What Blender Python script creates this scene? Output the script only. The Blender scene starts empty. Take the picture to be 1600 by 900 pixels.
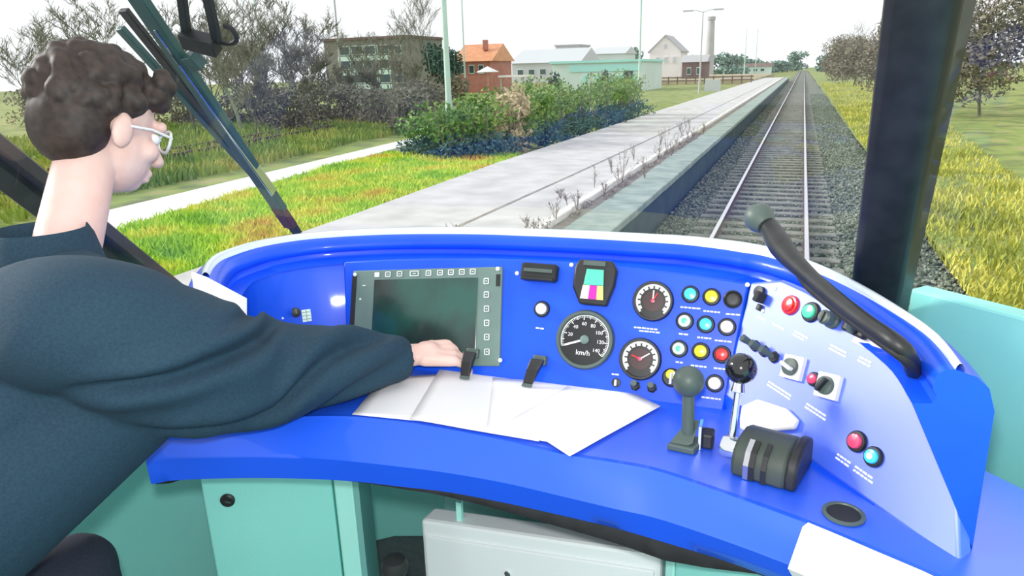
import bpy, bmesh, math, random
from mathutils import Vector, Matrix, Quaternion, noise
random.seed(7)
S = bpy.context.scene
COL = S.collection
V = Vector
R_ = math.radians

# ------------------------------------------------------------------ camera, sky, sun, exposure
FPX, CX, CY, EYE = 1100.0, 800.0, 450.0, 2.77
YAW, PITCH, ROLL = R_(22.007), R_(17.030), R_(-1.5)
FWD = V((-math.sin(YAW)*math.cos(PITCH), math.cos(YAW)*math.cos(PITCH), -math.sin(PITCH)))
RT0 = V((math.cos(YAW), math.sin(YAW), 0)); UP0 = RT0.cross(FWD)
RT = RT0*math.cos(ROLL)+UP0*math.sin(ROLL); UP = UP0*math.cos(ROLL)-RT0*math.sin(ROLL)
CAMP = V((0, 0, EYE))
cam = bpy.data.objects.new('camera', bpy.data.cameras.new('camera')); COL.objects.link(cam)
cam.data.sensor_width = 36; cam.data.lens = 36*FPX/1600; cam.data.clip_start = .02; cam.data.clip_end = 3000
cam.matrix_world = Matrix(((RT.x, UP.x, -FWD.x, 0), (RT.y, UP.y, -FWD.y, 0), (RT.z, UP.z, -FWD.z, EYE), (0, 0, 0, 1)))
S.camera = cam
S.view_settings.view_transform = 'Standard'; S.view_settings.look = 'None'; S.view_settings.gamma = 1
S.view_settings.exposure = 0.0
try: S.view_settings.use_curve_mapping = False
except Exception: pass
W = bpy.data.worlds.new('overcast_sky'); S.world = W; W.use_nodes = True
nt = W.node_tree; nt.nodes.clear()
wo = nt.nodes.new('ShaderNodeOutputWorld'); wb = nt.nodes.new('ShaderNodeBackground')
wt = nt.nodes.new('ShaderNodeTexCoord'); wn = nt.nodes.new('ShaderNodeTexNoise'); wr = nt.nodes.new('ShaderNodeValToRGB')
wn.inputs['Scale'].default_value = 2.2; wn.inputs['Detail'].default_value = 5
wr.color_ramp.elements[0].color = (.93, .955, 1, 1); wr.color_ramp.elements[1].color = (1, 1, 1, 1)
nt.links.new(wt.outputs['Generated'], wn.inputs['Vector']); nt.links.new(wn.outputs['Fac'], wr.inputs['Fac'])
nt.links.new(wr.outputs['Color'], wb.inputs['Color']); nt.links.new(wb.outputs['Background'], wo.inputs['Surface'])
wb.inputs['Strength'].default_value = 1.2
sl = bpy.data.lights.new('hazy_sun', 'SUN'); sl.energy = 3.6; sl.angle = R_(14); sl.color = (1, .97, .92)
so = bpy.data.objects.new('hazy_sun', sl); COL.objects.link(so)
so.rotation_euler = V((.92, .09, -.38)).to_track_quat('-Z', 'Y').to_euler()

fl_ = bpy.data.lights.new('photographer_flash', 'POINT'); fl_.energy = 46; fl_.shadow_soft_size = .035; fl_.color = (1, 1, .98)
fo = bpy.data.objects.new('photographer_flash', fl_); COL.objects.link(fo); fo.location = CAMP+UP*.09-RT*.02-FWD*.02

# ------------------------------------------------------------------ helpers
def ray(px, py): return (RT*((px-CX)/FPX) - UP*((py-CY)/FPX) + FWD)
def onz(px, py, z):
    d = ray(px, py); return CAMP + d*((z-EYE)/d.z)
def onp(px, py, p0, n):
    d = ray(px, py); return CAMP + d*((p0-CAMP).dot(n)/d.dot(n))
def at_y(px, py, y):
    d = ray(px, py); return CAMP + d*(y/d.y)
def at_d(px, py, dist): return CAMP + ray(px, py).normalized()*dist

MATS = {}
def mat(name, col, rough=.5, metal=0, coat=0, col2=None, scale=8, bump=0, bscale=60, emit=0, spec=None, stretch=None, detail=5, lo=.35, hi=.65, coords='Object'):
    if name in MATS: return MATS[name]
    m = bpy.data.materials.new(name); m.use_nodes = True; n = m.node_tree; b = n.nodes['Principled BSDF']
    b.inputs['Base Color'].default_value = (*col, 1); b.inputs['Roughness'].default_value = rough; b.inputs['Metallic'].default_value = metal
    b.inputs['Coat Weight'].default_value = coat; b.inputs['Coat Roughness'].default_value = .08
    if spec is not None: b.inputs['Specular IOR Level'].default_value = spec
    if emit: b.inputs['Emission Color'].default_value = (*col, 1); b.inputs['Emission Strength'].default_value = emit
    tc = None
    def coord():
        nonlocal tc
        if tc is None:
            if coords == 'World': tc = n.nodes.new('ShaderNodeNewGeometry').outputs['Position']
            else: tc = n.nodes.new('ShaderNodeTexCoord').outputs['Object']
            if stretch:
                mp = n.nodes.new('ShaderNodeMapping'); mp.inputs['Scale'].default_value = stretch
                n.links.new(tc, mp.inputs['Vector']); tc = mp.outputs['Vector']
        return tc
    if col2 is not None:
        t = n.nodes.new('ShaderNodeTexNoise'); t.inputs['Scale'].default_value = scale; t.inputs['Detail'].default_value = detail
        n.links.new(coord(), t.inputs['Vector'])
        cr = n.nodes.new('ShaderNodeValToRGB'); cr.color_ramp.elements[0].position = lo; cr.color_ramp.elements[1].position = hi
        cs = [col, col2] if not isinstance(col2[0], (tuple, list)) else [col, *col2]
        cr.color_ramp.elements[0].color = (*cs[0], 1); cr.color_ramp.elements[1].color = (*cs[-1], 1)
        for i, c in enumerate(cs[1:-1]):
            e = cr.color_ramp.elements.new(lo+(hi-lo)*(i+1)/(len(cs)-1)); e.color = (*c, 1)
        n.links.new(t.outputs['Fac'], cr.inputs['Fac']); n.links.new(cr.outputs['Color'], b.inputs['Base Color'])
    if bump:
        t2 = n.nodes.new('ShaderNodeTexNoise'); t2.inputs['Scale'].default_value = bscale; t2.inputs['Detail'].default_value = 4
        n.links.new(coord(), t2.inputs['Vector'])
        bp = n.nodes.new('ShaderNodeBump'); bp.inputs['Strength'].default_value = bump; bp.inputs['Distance'].default_value = .01
        n.links.new(t2.outputs['Fac'], bp.inputs['Height']); n.links.new(bp.outputs['Normal'], b.inputs['Normal'])
    MATS[name] = m; return m

class MB:
    def __init__(s): s.v = []; s.f = []
    def add(s, vs, fs):
        o = len(s.v); s.v += [V(p) for p in vs]; s.f += [tuple(i+o for i in f) for f in fs]; return s
    def box(s, c, size, M=None):
        c = V(c); hx, hy, hz = (k/2 for k in size)
        ps = [V((x, y, z)) for x in (-hx, hx) for y in (-hy, hy) for z in (-hz, hz)]
        if M is not None: ps = [M @ p for p in ps]
        return s.add([c+p for p in ps], [(0,1,3,2),(4,6,7,5),(0,4,5,1),(2,3,7,6),(0,2,6,4),(1,5,7,3)])
    def quad_box(s, a, b, c, d, t):       # four corner points + thickness vector
        t = V(t); ps = [V(a), V(b), V(c), V(d)]
        return s.add(ps+[p+t for p in ps], [(0,1,2,3),(7,6,5,4),(0,4,5,1),(1,5,6,2),(2,6,7,3),(3,7,4,0)])
    def prism(s, pts, t):
        t = V(t); ps = [V(p) for p in pts]; n = len(ps)
        fs = [tuple(range(n)), tuple(reversed(range(n, 2*n)))]
        fs += [(i, i+n, (i+1) % n+n, (i+1) % n) for i in range(n)]
        return s.add(ps+[p+t for p in ps], fs)
    def tube(s, path, rad, n=8, cap=True, sq=None):
        path = [V(p) for p in path]; k = len(path); rs = rad if isinstance(rad, (list, tuple)) else [rad]*k
        rings = []; up = None
        for i, p in enumerate(path):
            t = (path[min(i+1, k-1)]-path[max(i-1, 0)])
            t = t.normalized() if t.length > 1e-9 else V((0, 0, 1))
            if up is None:
                up = V((0, 0, 1)) if abs(t.z) < .9 else V((0, 1, 0))
            a = t.cross(up)
            if a.length < 1e-6: a = t.orthogonal()
            a.normalize(); b = a.cross(t).normalized(); up = b
            rings.append([p+(a*math.cos(2*math.pi*j/n)+b*math.sin(2*math.pi*j/n)*(sq or 1))*rs[i] for j in range(n)])
        return s.loft(rings, cap)
    def loft(s, rings, cap=True, closed=True):
        n = len(rings[0]); vs = [p for r in rings for p in r]; fs = []
        for i in range(len(rings)-1):
            for j in range(n if closed else n-1):
                fs.append((i*n+j, i*n+(j+1) % n, (i+1)*n+(j+1) % n, (i+1)*n+j))
        if cap and closed: fs += [tuple(reversed(range(n))), tuple(range((len(rings)-1)*n, len(rings)*n))]
        return s.add(vs, fs)
    def lathe(s, prof, o=(0,0,0), ax=(0,0,1), n=24):
        o = V(o); ax = V(ax).normalized(); a = ax.orthogonal().normalized(); b = ax.cross(a)
        rings = [[o+ax*h+(a*math.cos(2*math.pi*j/n)+b*math.sin(2*math.pi*j/n))*max(r, 1e-5) for j in range(n)] for r, h in prof]
        return s.loft(rings, True)
    def ell(s, c, r, M=None, nu=16, nv=10):
        c = V(c); rx, ry, rz = r if isinstance(r, (tuple, list)) else (r, r, r)
        rings = []
        for i in range(nv+1):
            th = math.pi*i/nv; st = max(math.sin(th), 1e-3)
            ring = [V((rx*st*math.cos(2*math.pi*j/nu), ry*st*math.sin(2*math.pi*j/nu), -rz*math.cos(th))) for j in range(nu)]
            if M is not None: ring = [M @ p for p in ring]
            rings.append([c+p for p in ring])
        return s.loft(rings, True)
    def cap(s, a, b, ra, rb, n=12):       # tapered capsule
        a = V(a); b = V(b); d = (b-a).normalized(); L = (b-a).length
        prof = []
        for i in range(5): t = math.pi/2*(1-i/4); prof.append((ra*math.cos(t), -ra*math.sin(t)))
        for i in range(5): t = math.pi/2*i/4; prof.append((rb*math.cos(t), L+rb*math.sin(t)))
        return s.lathe(prof, a, d, n)
    def mesh(s, name, off=None):
        me = bpy.data.meshes.new(name)
        vs = [p-off for p in s.v] if off is not None else s.v
        me.from_pydata([tuple(p) for p in vs], [], s.f); me.update(); return me
    def build(s, name, m, parent=None, off=None, smooth=None, bevel=0, seg=2, fix=True):
        if off is None and parent is not None and parent.get('_w'): off = V(parent['_w'])
        me = s.mesh(name, off)
        if fix:
            bm = bmesh.new(); bm.from_mesh(me); bmesh.ops.recalc_face_normals(bm, faces=bm.faces); bm.to_mesh(me); bm.free()
        if smooth:
            me.polygons.foreach_set('use_smooth', [True]*len(me.polygons))
            try: me.set_sharp_from_angle(angle=R_(smooth))
            except Exception: pass
        me.materials.append(MATS[m] if isinstance(m, str) else m)
        o = bpy.data.objects.new(name, me); COL.objects.link(o)
        if parent is not None:
            o.parent = parent
        elif off is not None: o.location = off
        if bevel:
            bv = o.modifiers.new('bevel', 'BEVEL'); bv.width = bevel; bv.segments = seg; bv.limit_method = 'ANGLE'; bv.angle_limit = R_(35)
        return o

def tag(o, label=None, cat=None, group=None, kind=None):
    if label: o['label'] = label
    if cat: o['category'] = cat
    if group: o['group'] = group
    if kind: o['kind'] = kind
    return o
def thing(name, label, cat, loc=(0,0,0), M=None, group=None, kind=None):
    o = bpy.data.objects.new(name, None); COL.objects.link(o); o.empty_display_size = .05
    if M is not None: o.matrix_world = M
    else: o.location = loc; o['_w'] = tuple(loc)
    return tag(o, label, cat, group, kind)
def frame(o, ex, ey, ez):
    return Matrix(((ex.x, ey.x, ez.x, o.x), (ex.y, ey.y, ez.y, o.y), (ex.z, ey.z, ez.z, o.z), (0,0,0,1)))
def catmull(pts, n):
    pts = [V(p) for p in pts]; out = []; k = len(pts)
    for i in range(n):
        t = i/(n-1)*(k-1); j = min(int(t), k-2); u = t-j
        p0 = pts[max(j-1, 0)]; p1 = pts[j]; p2 = pts[j+1]; p3 = pts[min(j+2, k-1)]
        out.append(.5*((2*p1)+(p2-p0)*u+(2*p0-5*p1+4*p2-p3)*u*u+(3*p1-p0-3*p2+p3)*u**3))
    return out
def interp(xs, ys, x):
    if x <= xs[0]: return ys[0]
    for i in range(len(xs)-1):
        if x <= xs[i+1]: return ys[i]+(ys[i+1]-ys[i])*(x-xs[i])/(xs[i+1]-xs[i])
    return ys[-1]
def resample(pts, n):
    pts = [V(p) for p in pts]; L = [0]
    for a, b in zip(pts, pts[1:]): L.append(L[-1]+(b-a).length)
    out = []
    for i in range(n):
        d = L[-1]*i/(n-1); j = 0
        while j < len(pts)-2 and L[j+1] < d: j += 1
        u = (d-L[j])/max(L[j+1]-L[j], 1e-9); out.append(pts[j].lerp(pts[j+1], min(u, 1)))
    return out
def text_mb(txt, size, M, thick=.0004):
    c = bpy.data.curves.new('lettering', 'FONT'); c.body = txt; c.size = size; c.align_x = 'CENTER'; c.align_y = 'CENTER'; c.extrude = thick; c.resolution_u = 2
    o = bpy.data.objects.new('lettering', c); COL.objects.link(o)
    dg = bpy.context.evaluated_depsgraph_get(); me = bpy.data.meshes.new_from_object(o.evaluated_get(dg))
    mb = MB().add([M @ v.co for v in me.vertices], [tuple(p.vertices) for p in me.polygons])
    bpy.data.objects.remove(o); bpy.data.curves.remove(c); return mb

# ------------------------------------------------------------------ materials
mat('blue', (.005, .082, .78), .40, coat=.2, spec=.3, col2=(.008, .105, .88), scale=5)
def satin(name, rough, crough, cior):
    m = mat(name, (.006, .092, .82), rough, coat=1, spec=1.0, col2=(.008, .105, .88), scale=5); b = m.node_tree.nodes['Principled BSDF']
    b.inputs['Coat Roughness'].default_value = crough; b.inputs['Coat IOR'].default_value = cior
satin('blue_satin', .55, .52, 2.4); satin('blue_worktop', .4, .30, 2.1)
mat('blue_edge', (.008, .105, .86), .42, coat=.4)
mat('rim', (.70, .80, .90), .3, coat=.6)  # pale colour that paints the sky highlight onto the hood lip
mat('black', (.012, .013, .014), .45, col2=(.02, .022, .024), scale=30)
mat('black_gloss', (.008, .009, .010), .15, coat=.6)
mat('rubber', (.012, .014, .015), .7, col2=(.02, .022, .022), scale=20)
mat('chrome', (.75, .78, .8), .12, 1)
mat('steel', (.62, .62, .66), .25, 1, col2=(.5, .5, .54), scale=2)
mat('greygreen', (.07, .10, .09), .45, col2=(.085, .12, .105), scale=12)
mat('housing', (.040, .055, .045), .5, col2=(.055, .07, .06), scale=12)
mat('bezelgrey', (.13, .2, .18), .5, col2=(.15, .23, .2), scale=14)
mat('screen', (.014, .085, .066), .16, col2=(.016, .03, .028), scale=5, lo=.4, hi=.6, coat=.5)
mat('white_mark', (.85, .87, .88), .5)
mat('paper', (.86, .85, .85), .7, col2=(.82, .82, .83), scale=6)
mat('pad', (.84, .82, .81), .55, col2=(.80, .79, .79), scale=5)
mat('dial', (.012, .013, .015), .35)
mat('dial_white', (.80, .83, .76), .45)
mat('dial_brown', (.05, .02, .02), .4)
mat('glass_yellow', (.85, .78, .01), .25, coat=.6)
mat('glass_red', (.8, .012, .014), .25, coat=.6)
mat('glass_pink', (.8, .06, .16), .3, coat=.6)
mat('glass_cyan', (.05, .62, .86), .25, coat=.6)
mat('glass_green', (.06, .68, .36), .25, coat=.6)
mat('glass_white', (.84, .83, .84), .3, coat=.5)
mat('glass_mint', (.62, .86, .78), .3, coat=.5)
mat('lcd_green', (.10, .75, .45), .3); mat('lcd_cream', (.85, .82, .62), .3); mat('lcd_magenta', (.6, .02, .42), .3); mat('lcd_yellow', (.85, .8, .2), .3)
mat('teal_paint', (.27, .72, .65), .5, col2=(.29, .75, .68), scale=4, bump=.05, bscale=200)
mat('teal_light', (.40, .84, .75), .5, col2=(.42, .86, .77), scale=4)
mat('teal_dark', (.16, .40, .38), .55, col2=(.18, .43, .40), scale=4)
mat('white_metal', (.80, .84, .85), .45, col2=(.83, .87, .88), scale=3)
mat('vinyl', (.06, .07, .075), .7, col2=(.08, .09, .095), scale=60)
mat('jacket', (.009, .034, .060), .85, col2=(.013, .048, .080), scale=240, bump=.25, bscale=500)
mat('trousers', (.012, .016, .03), .85, col2=(.018, .022, .04), scale=200)
mat('skin', (.78, .50, .43), .5, col2=(.80, .56, .50), scale=22, bump=.08, bscale=180)
mat('hair', (.022, .014, .011), .6, col2=(.05, .032, .024), scale=60)
mat('seatcloth', (.02, .025, .04), .9, col2=(.03, .04, .06), scale=120)
mat('wiper', (.022, .065, .065), .4, col2=(.03, .09, .085), scale=14)
mat('wiper_red', (.09, .02, .02), .6)
mat('asphalt', (.46, .455, .445), .9, col2=((.54, .535, .52), (.62, .61, .60)), scale=1.6, bump=.3, bscale=40, coords='World', lo=.3, hi=.7)
mat('slab', (.24, .31, .28), .85, col2=(.34, .41, .37), scale=3, bump=.3, bscale=50, coords='World')
mat('kerb', (.74, .71, .67), .85, col2=(.82, .80, .77), scale=5, coords='World')
mat('joint', (.22, .20, .165), .95, col2=(.32, .30, .25), scale=4, coords='World')
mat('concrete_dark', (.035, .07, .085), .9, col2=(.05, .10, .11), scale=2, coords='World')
mat('ballast', (.07, .09, .07), .95, col2=((.15, .17, .135), (.26, .27, .22)), scale=14, bump=1, bscale=18, coords='World')
mat('stone', (.09, .12, .085), .9, col2=((.18, .22, .165), (.32, .35, .29)), scale=9, coords='World')
mat('sleeper', (.17, .185, .155), .9, col2=(.27, .27, .235), scale=5, coords='World')
mat('rail_rust', (.075, .05, .045), .8, col2=(.12, .08, .07), scale=6, coords='World')
mat('rail_top', (.72, .72, .76), .28, 1)
mat('soil', (.14, .17, .06), 1, col2=((.22, .30, .06), (.32, .30, .12)), scale=.9, coords='World', bump=.5, bscale=9)
mat('grass', (.30, .56, .02), .8, col2=((.50, .74, .04), (.74, .76, .08), (.70, .42, .06)), scale=.75, coords='World', lo=.32, hi=.72)
mat('grass_right', (.30, .34, .06), .8, col2=((.52, .52, .09), (.66, .62, .16)), scale=.5, coords='World')
mat('meadow', (.10, .15, .03), .95, col2=((.19, .25, .05), (.30, .28, .10)), scale=.35, coords='World', bump=.5, bscale=5)
mat('path', (.68, .66, .63), .9, col2=(.76, .74, .72), scale=1.5, coords='World')
mat('weed', (.22, .19, .15), .9, col2=(.36, .32, .26), scale=9)
mat('bark', (.12, .12, .08), .9, col2=(.2, .2, .14), scale=4)
mat('bark_pale', (.22, .27, .19), .9, col2=(.32, .36, .26), scale=3)
mat('twig', (.17, .18, .135), .95, col2=(.27, .26, .21), scale=2)
mat('twig_brown', (.12, .075, .06), .95, col2=(.16, .12, .10), scale=2)
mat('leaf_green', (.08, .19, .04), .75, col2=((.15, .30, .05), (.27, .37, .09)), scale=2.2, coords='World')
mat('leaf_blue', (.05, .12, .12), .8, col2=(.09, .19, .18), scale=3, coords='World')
mat('leaf_dark', (.03, .085, .06), .8, col2=(.06, .13, .08), scale=2, coords='World')
mat('leaf_tan', (.52, .43, .28), .9, col2=(.62, .54, .36), scale=2, coords='World')
mat('leaf_brown', (.17, .16, .10), .9, col2=(.26, .23, .16), scale=.6, coords='World')
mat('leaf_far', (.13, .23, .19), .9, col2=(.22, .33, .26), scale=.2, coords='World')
mat('pole_green', (.50, .68, .60), .5, col2=(.56, .74, .66), scale=2)
mat('pole_grey', (.48, .50, .49), .5)
mat('block_wall', (.22, .21, .18), .85, col2=(.27, .26, .225), scale=.6)
mat('block_white', (.62, .80, .73), .7)
mat('window_dark', (.04, .07, .07), .2, coat=.3)
mat('brick', (.42, .16, .12), .85, col2=(.48, .21, .16), scale=1.5)
mat('tile_roof', (.62, .27, .14), .8, col2=(.72, .35, .18), scale=1.5)
mat('hall_wall', (.60, .72, .69), .7, col2=(.66, .77, .74), scale=.3)
mat('hall_teal', (.36, .72, .70), .6, col2=(.42, .78, .75), scale=.3)
mat('hall_roof', (.55, .58, .60), .8)
mat('house_white', (.82, .80, .79), .8, col2=(.86, .84, .83), scale=.5)
mat('house_roof', (.42, .42, .43), .8)
mat('chimney', (.42, .42, .42), .9, col2=(.5, .5, .5), scale=.3)
mat('shed', (.16, .10, .09), .9, col2=(.2, .13, .12), scale=1)
mat('embank', (.30, .24, .14), .95, col2=((.36, .33, .18), (.42, .38, .26)), scale=.12, coords='World')
g = bpy.data.materials.new('windscreen_glass'); g.use_nodes = True; n = g.node_tree; n.nodes.clear()
go = n.nodes.new('ShaderNodeOutputMaterial'); gm = n.nodes.new('ShaderNodeMixShader'); gt = n.nodes.new('ShaderNodeBsdfTransparent'); gg = n.nodes.new('ShaderNodeBsdfGlossy')
gt.inputs['Color'].default_value = (.97, .99, .985, 1); gg.inputs['Roughness'].default_value = .04; gm.inputs[0].default_value = .055
n.links.new(gt.outputs[0], gm.inputs[1]); n.links.new(gg.outputs[0], gm.inputs[2]); n.links.new(gm.outputs[0], go.inputs['Surface'])
MATS['glass'] = g

ZW = 2.15            # worktop height
ZL = 2.40            # hood lip height
ZF = 1.37            # cab floor

# ================================================================== OUTDOOR GROUND
def poly_struct(name, pts, thick, m, kind='structure', **k):
    mb = MB().prism([V(p) for p in pts], (0, 0, -thick)); o = mb.build(name, m); tag(o, kind=kind); return o
def rough_ground(name, x0, x1, y0, y1, z, m, nx=40, ny=60, amp=.12, freq=.25, yp=2.2):
    vs = []; fs = []
    for i in range(ny+1):
        y = y0+(y1-y0)*(i/ny)**yp
        for j in range(nx+1):
            x = x0+(x1-x0)*j/nx
            vs.append((x, y, z+amp*noise.noise(V((x*freq, y*freq, z*7)))))
    for i in range(ny):
        for j in range(nx):
            a = i*(nx+1)+j; fs.append((a, a+1, a+nx+2, a+nx+1))
    o = MB().add(vs, fs).build(name, m, smooth=60, fix=False); tag(o, kind='structure'); return o
rough_ground('ground', -420, 420, -4, 900, -.45, 'meadow', 60, 60, .1, .1)
poly_struct('ballast_bed', [(-2.36, -3, -.2), (2.25, -3, -.2), (2.25, 420, -.2), (-2.36, 420, -.2)], .25, 'ballast')
rough_ground('verge_bank', 2.2, 60, -2, 420, -.12, 'soil', 24, 60, .25, .3)
rough_ground('meadow_ground', -120, -6.95, 2, 200, .12, 'soil', 60, 70, .10, .3)

# track
trk = thing('railway_track', 'straight railway track with shiny rails running to the horizon', 'railway track', (-.45, 0, -.2))
def rail(x):
    prof = [(-.075, -.17), (.075, -.17), (.07, -.155), (.012, -.13), (.012, -.05), (.036, -.035), (.036, -.006), (-.036, -.006), (-.036, -.035), (-.012, -.05), (-.012, -.13), (-.07, -.155)]
    r = MB().loft([[V((x+a, y, b)) for a, b in prof] for y in (-3, 20, 60, 150, 420)]).build('rail', 'rail_rust', trk)
    h = MB().loft([[V((x+a, y, b)) for a, b in [(-.036, -.007), (.036, -.007), (.032, .002), (-.032, .002)]] for y in (-3, 20, 60, 150, 420)]).build('rail_head', 'rail_top', r, off=V((-.45, 0, -.2)))
    h['label'] = 'polished silver running surface'
rail(-1.21); rail(.29)
smesh = None
for i in range(130):
    y = 4.2+i*.62
    if smesh is None:
        o = MB().box((0, 0, 0), (2.5, .25, .14)).build('sleeper', 'sleeper', trk, off=V((0, 0, 0)), bevel=.015, seg=1); smesh = o
    else:
        o = smesh.copy(); COL.objects.link(o)
    o.location = (random.uniform(-.02, .02), y, -.005-random.uniform(0, .012))
# ballast stones
def stones(name, n, region, m, s0=.028, s1=.055, seed=3, z=-.2):
    rnd = random.Random(seed); mb = MB()
    for _ in range(n):
        x, y = region(rnd); s = rnd.uniform(s0, s1)
        q = Quaternion((rnd.random()-.5, rnd.random()-.5, rnd.random()-.5, rnd.random()-.5)).normalized()
        ps = [V((1, 0, 0)), V((-1, .1, 0)), V((0, .8, 0)), V((0, -.8, .1)), V((0, 0, .7)), V((.1, 0, -.7))]
        c = V((x, y, z+s*.35+rnd.random()*.02))
        mb.add([c+(q @ p)*s*rnd.uniform(.8, 1.2) for p in ps], [(0,2,4),(2,1,4),(1,3,4),(3,0,4),(2,0,5),(1,2,5),(3,1,5),(0,3,5)])
    return mb.build(name, m, fix=False)
def reg_right(r):
    y = 7+75*r.random()**2.3; return r.uniform(.38, 2.3), y
def reg_left(r):
    y = 7+75*r.random()**2.3; return r.uniform(-2.34, -1.3), y
def reg_mid(r):
    y = 7+60*r.random()**2.2; return r.uniform(-1.15, .23), y
tag(stones('ballast_stones', 16000, reg_right, 'stone', seed=3), 'loose grey green ballast stones right of the track', 'gravel', kind='stuff')
tag(stones('ballast_stones', 9500, reg_left, 'stone', seed=4), 'shaded ballast stones between platform wall and left rail', 'gravel', kind='stuff')
tag(stones('ballast_stones', 7000, reg_mid, 'stone', .02, .042, seed=5, z=-.19), 'ballast stones packed between the two rails', 'gravel', kind='stuff')

# platform beside the track
ZP = .55
plat = bpy.data.objects.new('platform', None); COL.objects.link(plat); tag(plat, 'old asphalt station platform with concrete edge slabs left of the track', None, kind='structure')
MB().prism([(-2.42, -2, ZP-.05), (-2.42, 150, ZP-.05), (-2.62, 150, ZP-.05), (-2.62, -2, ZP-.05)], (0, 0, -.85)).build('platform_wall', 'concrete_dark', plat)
MB().prism([(-3.45, -2, ZP), (-3.45, 150, ZP), (-7.1, 150, ZP), (-7.25, 40, ZP), (-7.15, 17, ZP), (-6.85, 10, ZP), (-6.6, -2, ZP)], (0, 0, -.3)).build('asphalt_surface', 'asphalt', plat)
MB().prism([(-2.6, -2, ZP-.03), (-2.6, 150, ZP-.03), (-3.46, 150, ZP-.03), (-3.46, -2, ZP-.03)], (0, 0, -.2)).build('gravel_strip', 'joint', plat)
jp = [(-4.72, 2), (-4.68, 9), (-4.58, 15), (-4.5, 24), (-4.4, 60), (-4.4, 120)]
MB().prism([(x-.035, y, ZP+.004) for x, y in jp]+[(x+.035, y, ZP+.004) for x, y in reversed(jp)], (0, 0, -.02)).build('joint_strip', 'joint', plat)
e0 = k0 = None
for i in range(64):
    y = .5+i*1.0
    if e0 is None:
        e0 = MB().box((0, 0, -.06), (.72, .975, .12)).build('edge_slab', 'slab', plat, bevel=.012, seg=1); o = e0
        k0 = MB().box((0, 0, -.06), (.14, .97, .14)).build('kerb_stone', 'kerb', plat, bevel=.012, seg=1); k = k0
    else:
        o = e0.copy(); k = k0.copy(); COL.objects.link(o); COL.objects.link(k)
    o.location = (-2.72, y, ZP+random.uniform(-.008, .008)); o.rotation_euler = (0, random.uniform(-.006, .006), random.uniform(-.006, .006))
    k.location = (-3.40, y, ZP+.06+random.uniform(-.012, .012)); k.rotation_euler = (0, 0, random.uniform(-.02, .02))
tag(MB().box((-2.72, 107, ZP-.06), (.72, 86, .12)).build('edge_slab_row', 'slab', plat), kind='stuff')
tag(MB().box((-3.40, 107, ZP-.01), (.14, 86, .14)).build('kerb_stone_row', 'kerb', plat), kind='stuff')

# pale path and disused track across the meadow
poly_struct('footpath', [(-9.6, 3.5, .36), (-11.0, 9.5, .36), (-12.0, 15, .36), (-13.1, 23, .36), (-13.6, 28, .36), (-14.9, 28, .36), (-14.2, 24, .36), (-13.4, 17, .36), (-12.7, 11, .36), (-11.9, 3.5, .36)], .35, 'path')
dt = thing('disused_track', 'dark rusty disused track crossing the meadow behind the pale path', 'railway track', (-20, 17, .15))
for off in (0, 1.5):
    d = V((-2.5, 12.6, 0)).normalized(); nrm = V((-d.y, d.x, 0)); p = V((-19.9, 17.5, .2))+nrm*off
    MB().quad_box(p-d*14-nrm*.06, p-d*14+nrm*.06, p+d*40+nrm*.06, p+d*40-nrm*.06, (0, 0, .16)).build('rail', 'rail_rust', dt)
o0 = None
for i in range(50):
    d = V((-2.5, 12.6, 0)).normalized(); nrm = V((-d.y, d.x, 0)); p = V((-19.9, 17.5, .19))+nrm*.75+d*(i*.8-12)
    if o0 is None: o0 = MB().box((0, 0, 0), (2.4, .26, .14)).build('sleeper', 'rail_rust', dt, off=V((0,0,0))); o = o0
    else: o = o0.copy(); COL.objects.link(o)
    o.location = p-V((-20, 17, .15)); o.rotation_euler = (0, 0, math.atan2(d.y, d.x)-math.pi/2)

# grass
def grass(name, n, region, m, h0, h1, z, label, seed):
    rnd = random.Random(seed); vs = []; fs = []
    for _ in range(n):
        x, y = region(rnd); h = rnd.uniform(h0, h1); a = rnd.random()*6.28; w = h*.09+.006
        lx, ly = rnd.uniform(-.5, .5)*h, rnd.uniform(-.5, .5)*h; c, s_ = math.cos(a)*w, math.sin(a)*w
        zz = z+.08*noise.noise(V((x*.3, y*.3, 1))); o = len(vs)
        vs += [(x-c, y-s_, zz), (x+c, y+s_, zz), (x+lx*.4+c*.7, y+ly*.4+s_*.7, zz+h*.6), (x+lx, y+ly, zz+h), (x+lx*.4-c*.7, y+ly*.4-s_*.7, zz+h*.6)]
        fs += [(o, o+1, o+2, o+4), (o+4, o+2, o+3)]
    return tag(MB().add(vs, fs).build(name, m, fix=False), label, 'grass', kind='stuff')
def reg_gl(r):
    while True:
        y = 5.5+15*r.random()**1.2; x = r.uniform(-13.2, -6.5)
        xl = interp([3, 9.5, 15, 23], [-9.6, -10.9, -11.9, -13.0], y); xr = interp([0, 10, 17, 25], [-6.75, -7.0, -7.3, -8.6], y)
        if xl < x < xr: return x, y
grass('meadow_grass', 46000, reg_gl, 'grass', .07, .24, .24, 'bright yellow green grass with ochre patches beside the platform', 11)
def reg_gl2(r):
    y = 9+34*r.random(); return -14.6-.14*(y-9)-r.random()**1.3*20, y
grass('rough_grass', 26000, reg_gl2, mat('grass_dull', (.14, .24, .03), .85, col2=((.26, .36, .05), (.42, .40, .08)), scale=.4, coords='World'), .12, .4, .14, 'olive rough grass behind the pale footpath', 12)
def reg_gr(r):
    y = 5+120*r.random()**1.6; return 2.15+y*.004+r.random()**1.4*(1.5+y*.07), y
grass('verge_grass', 32000, reg_gr, 'grass_right', .06, .2, -.1, 'yellowish grass verge right of the ballast', 13)

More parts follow.
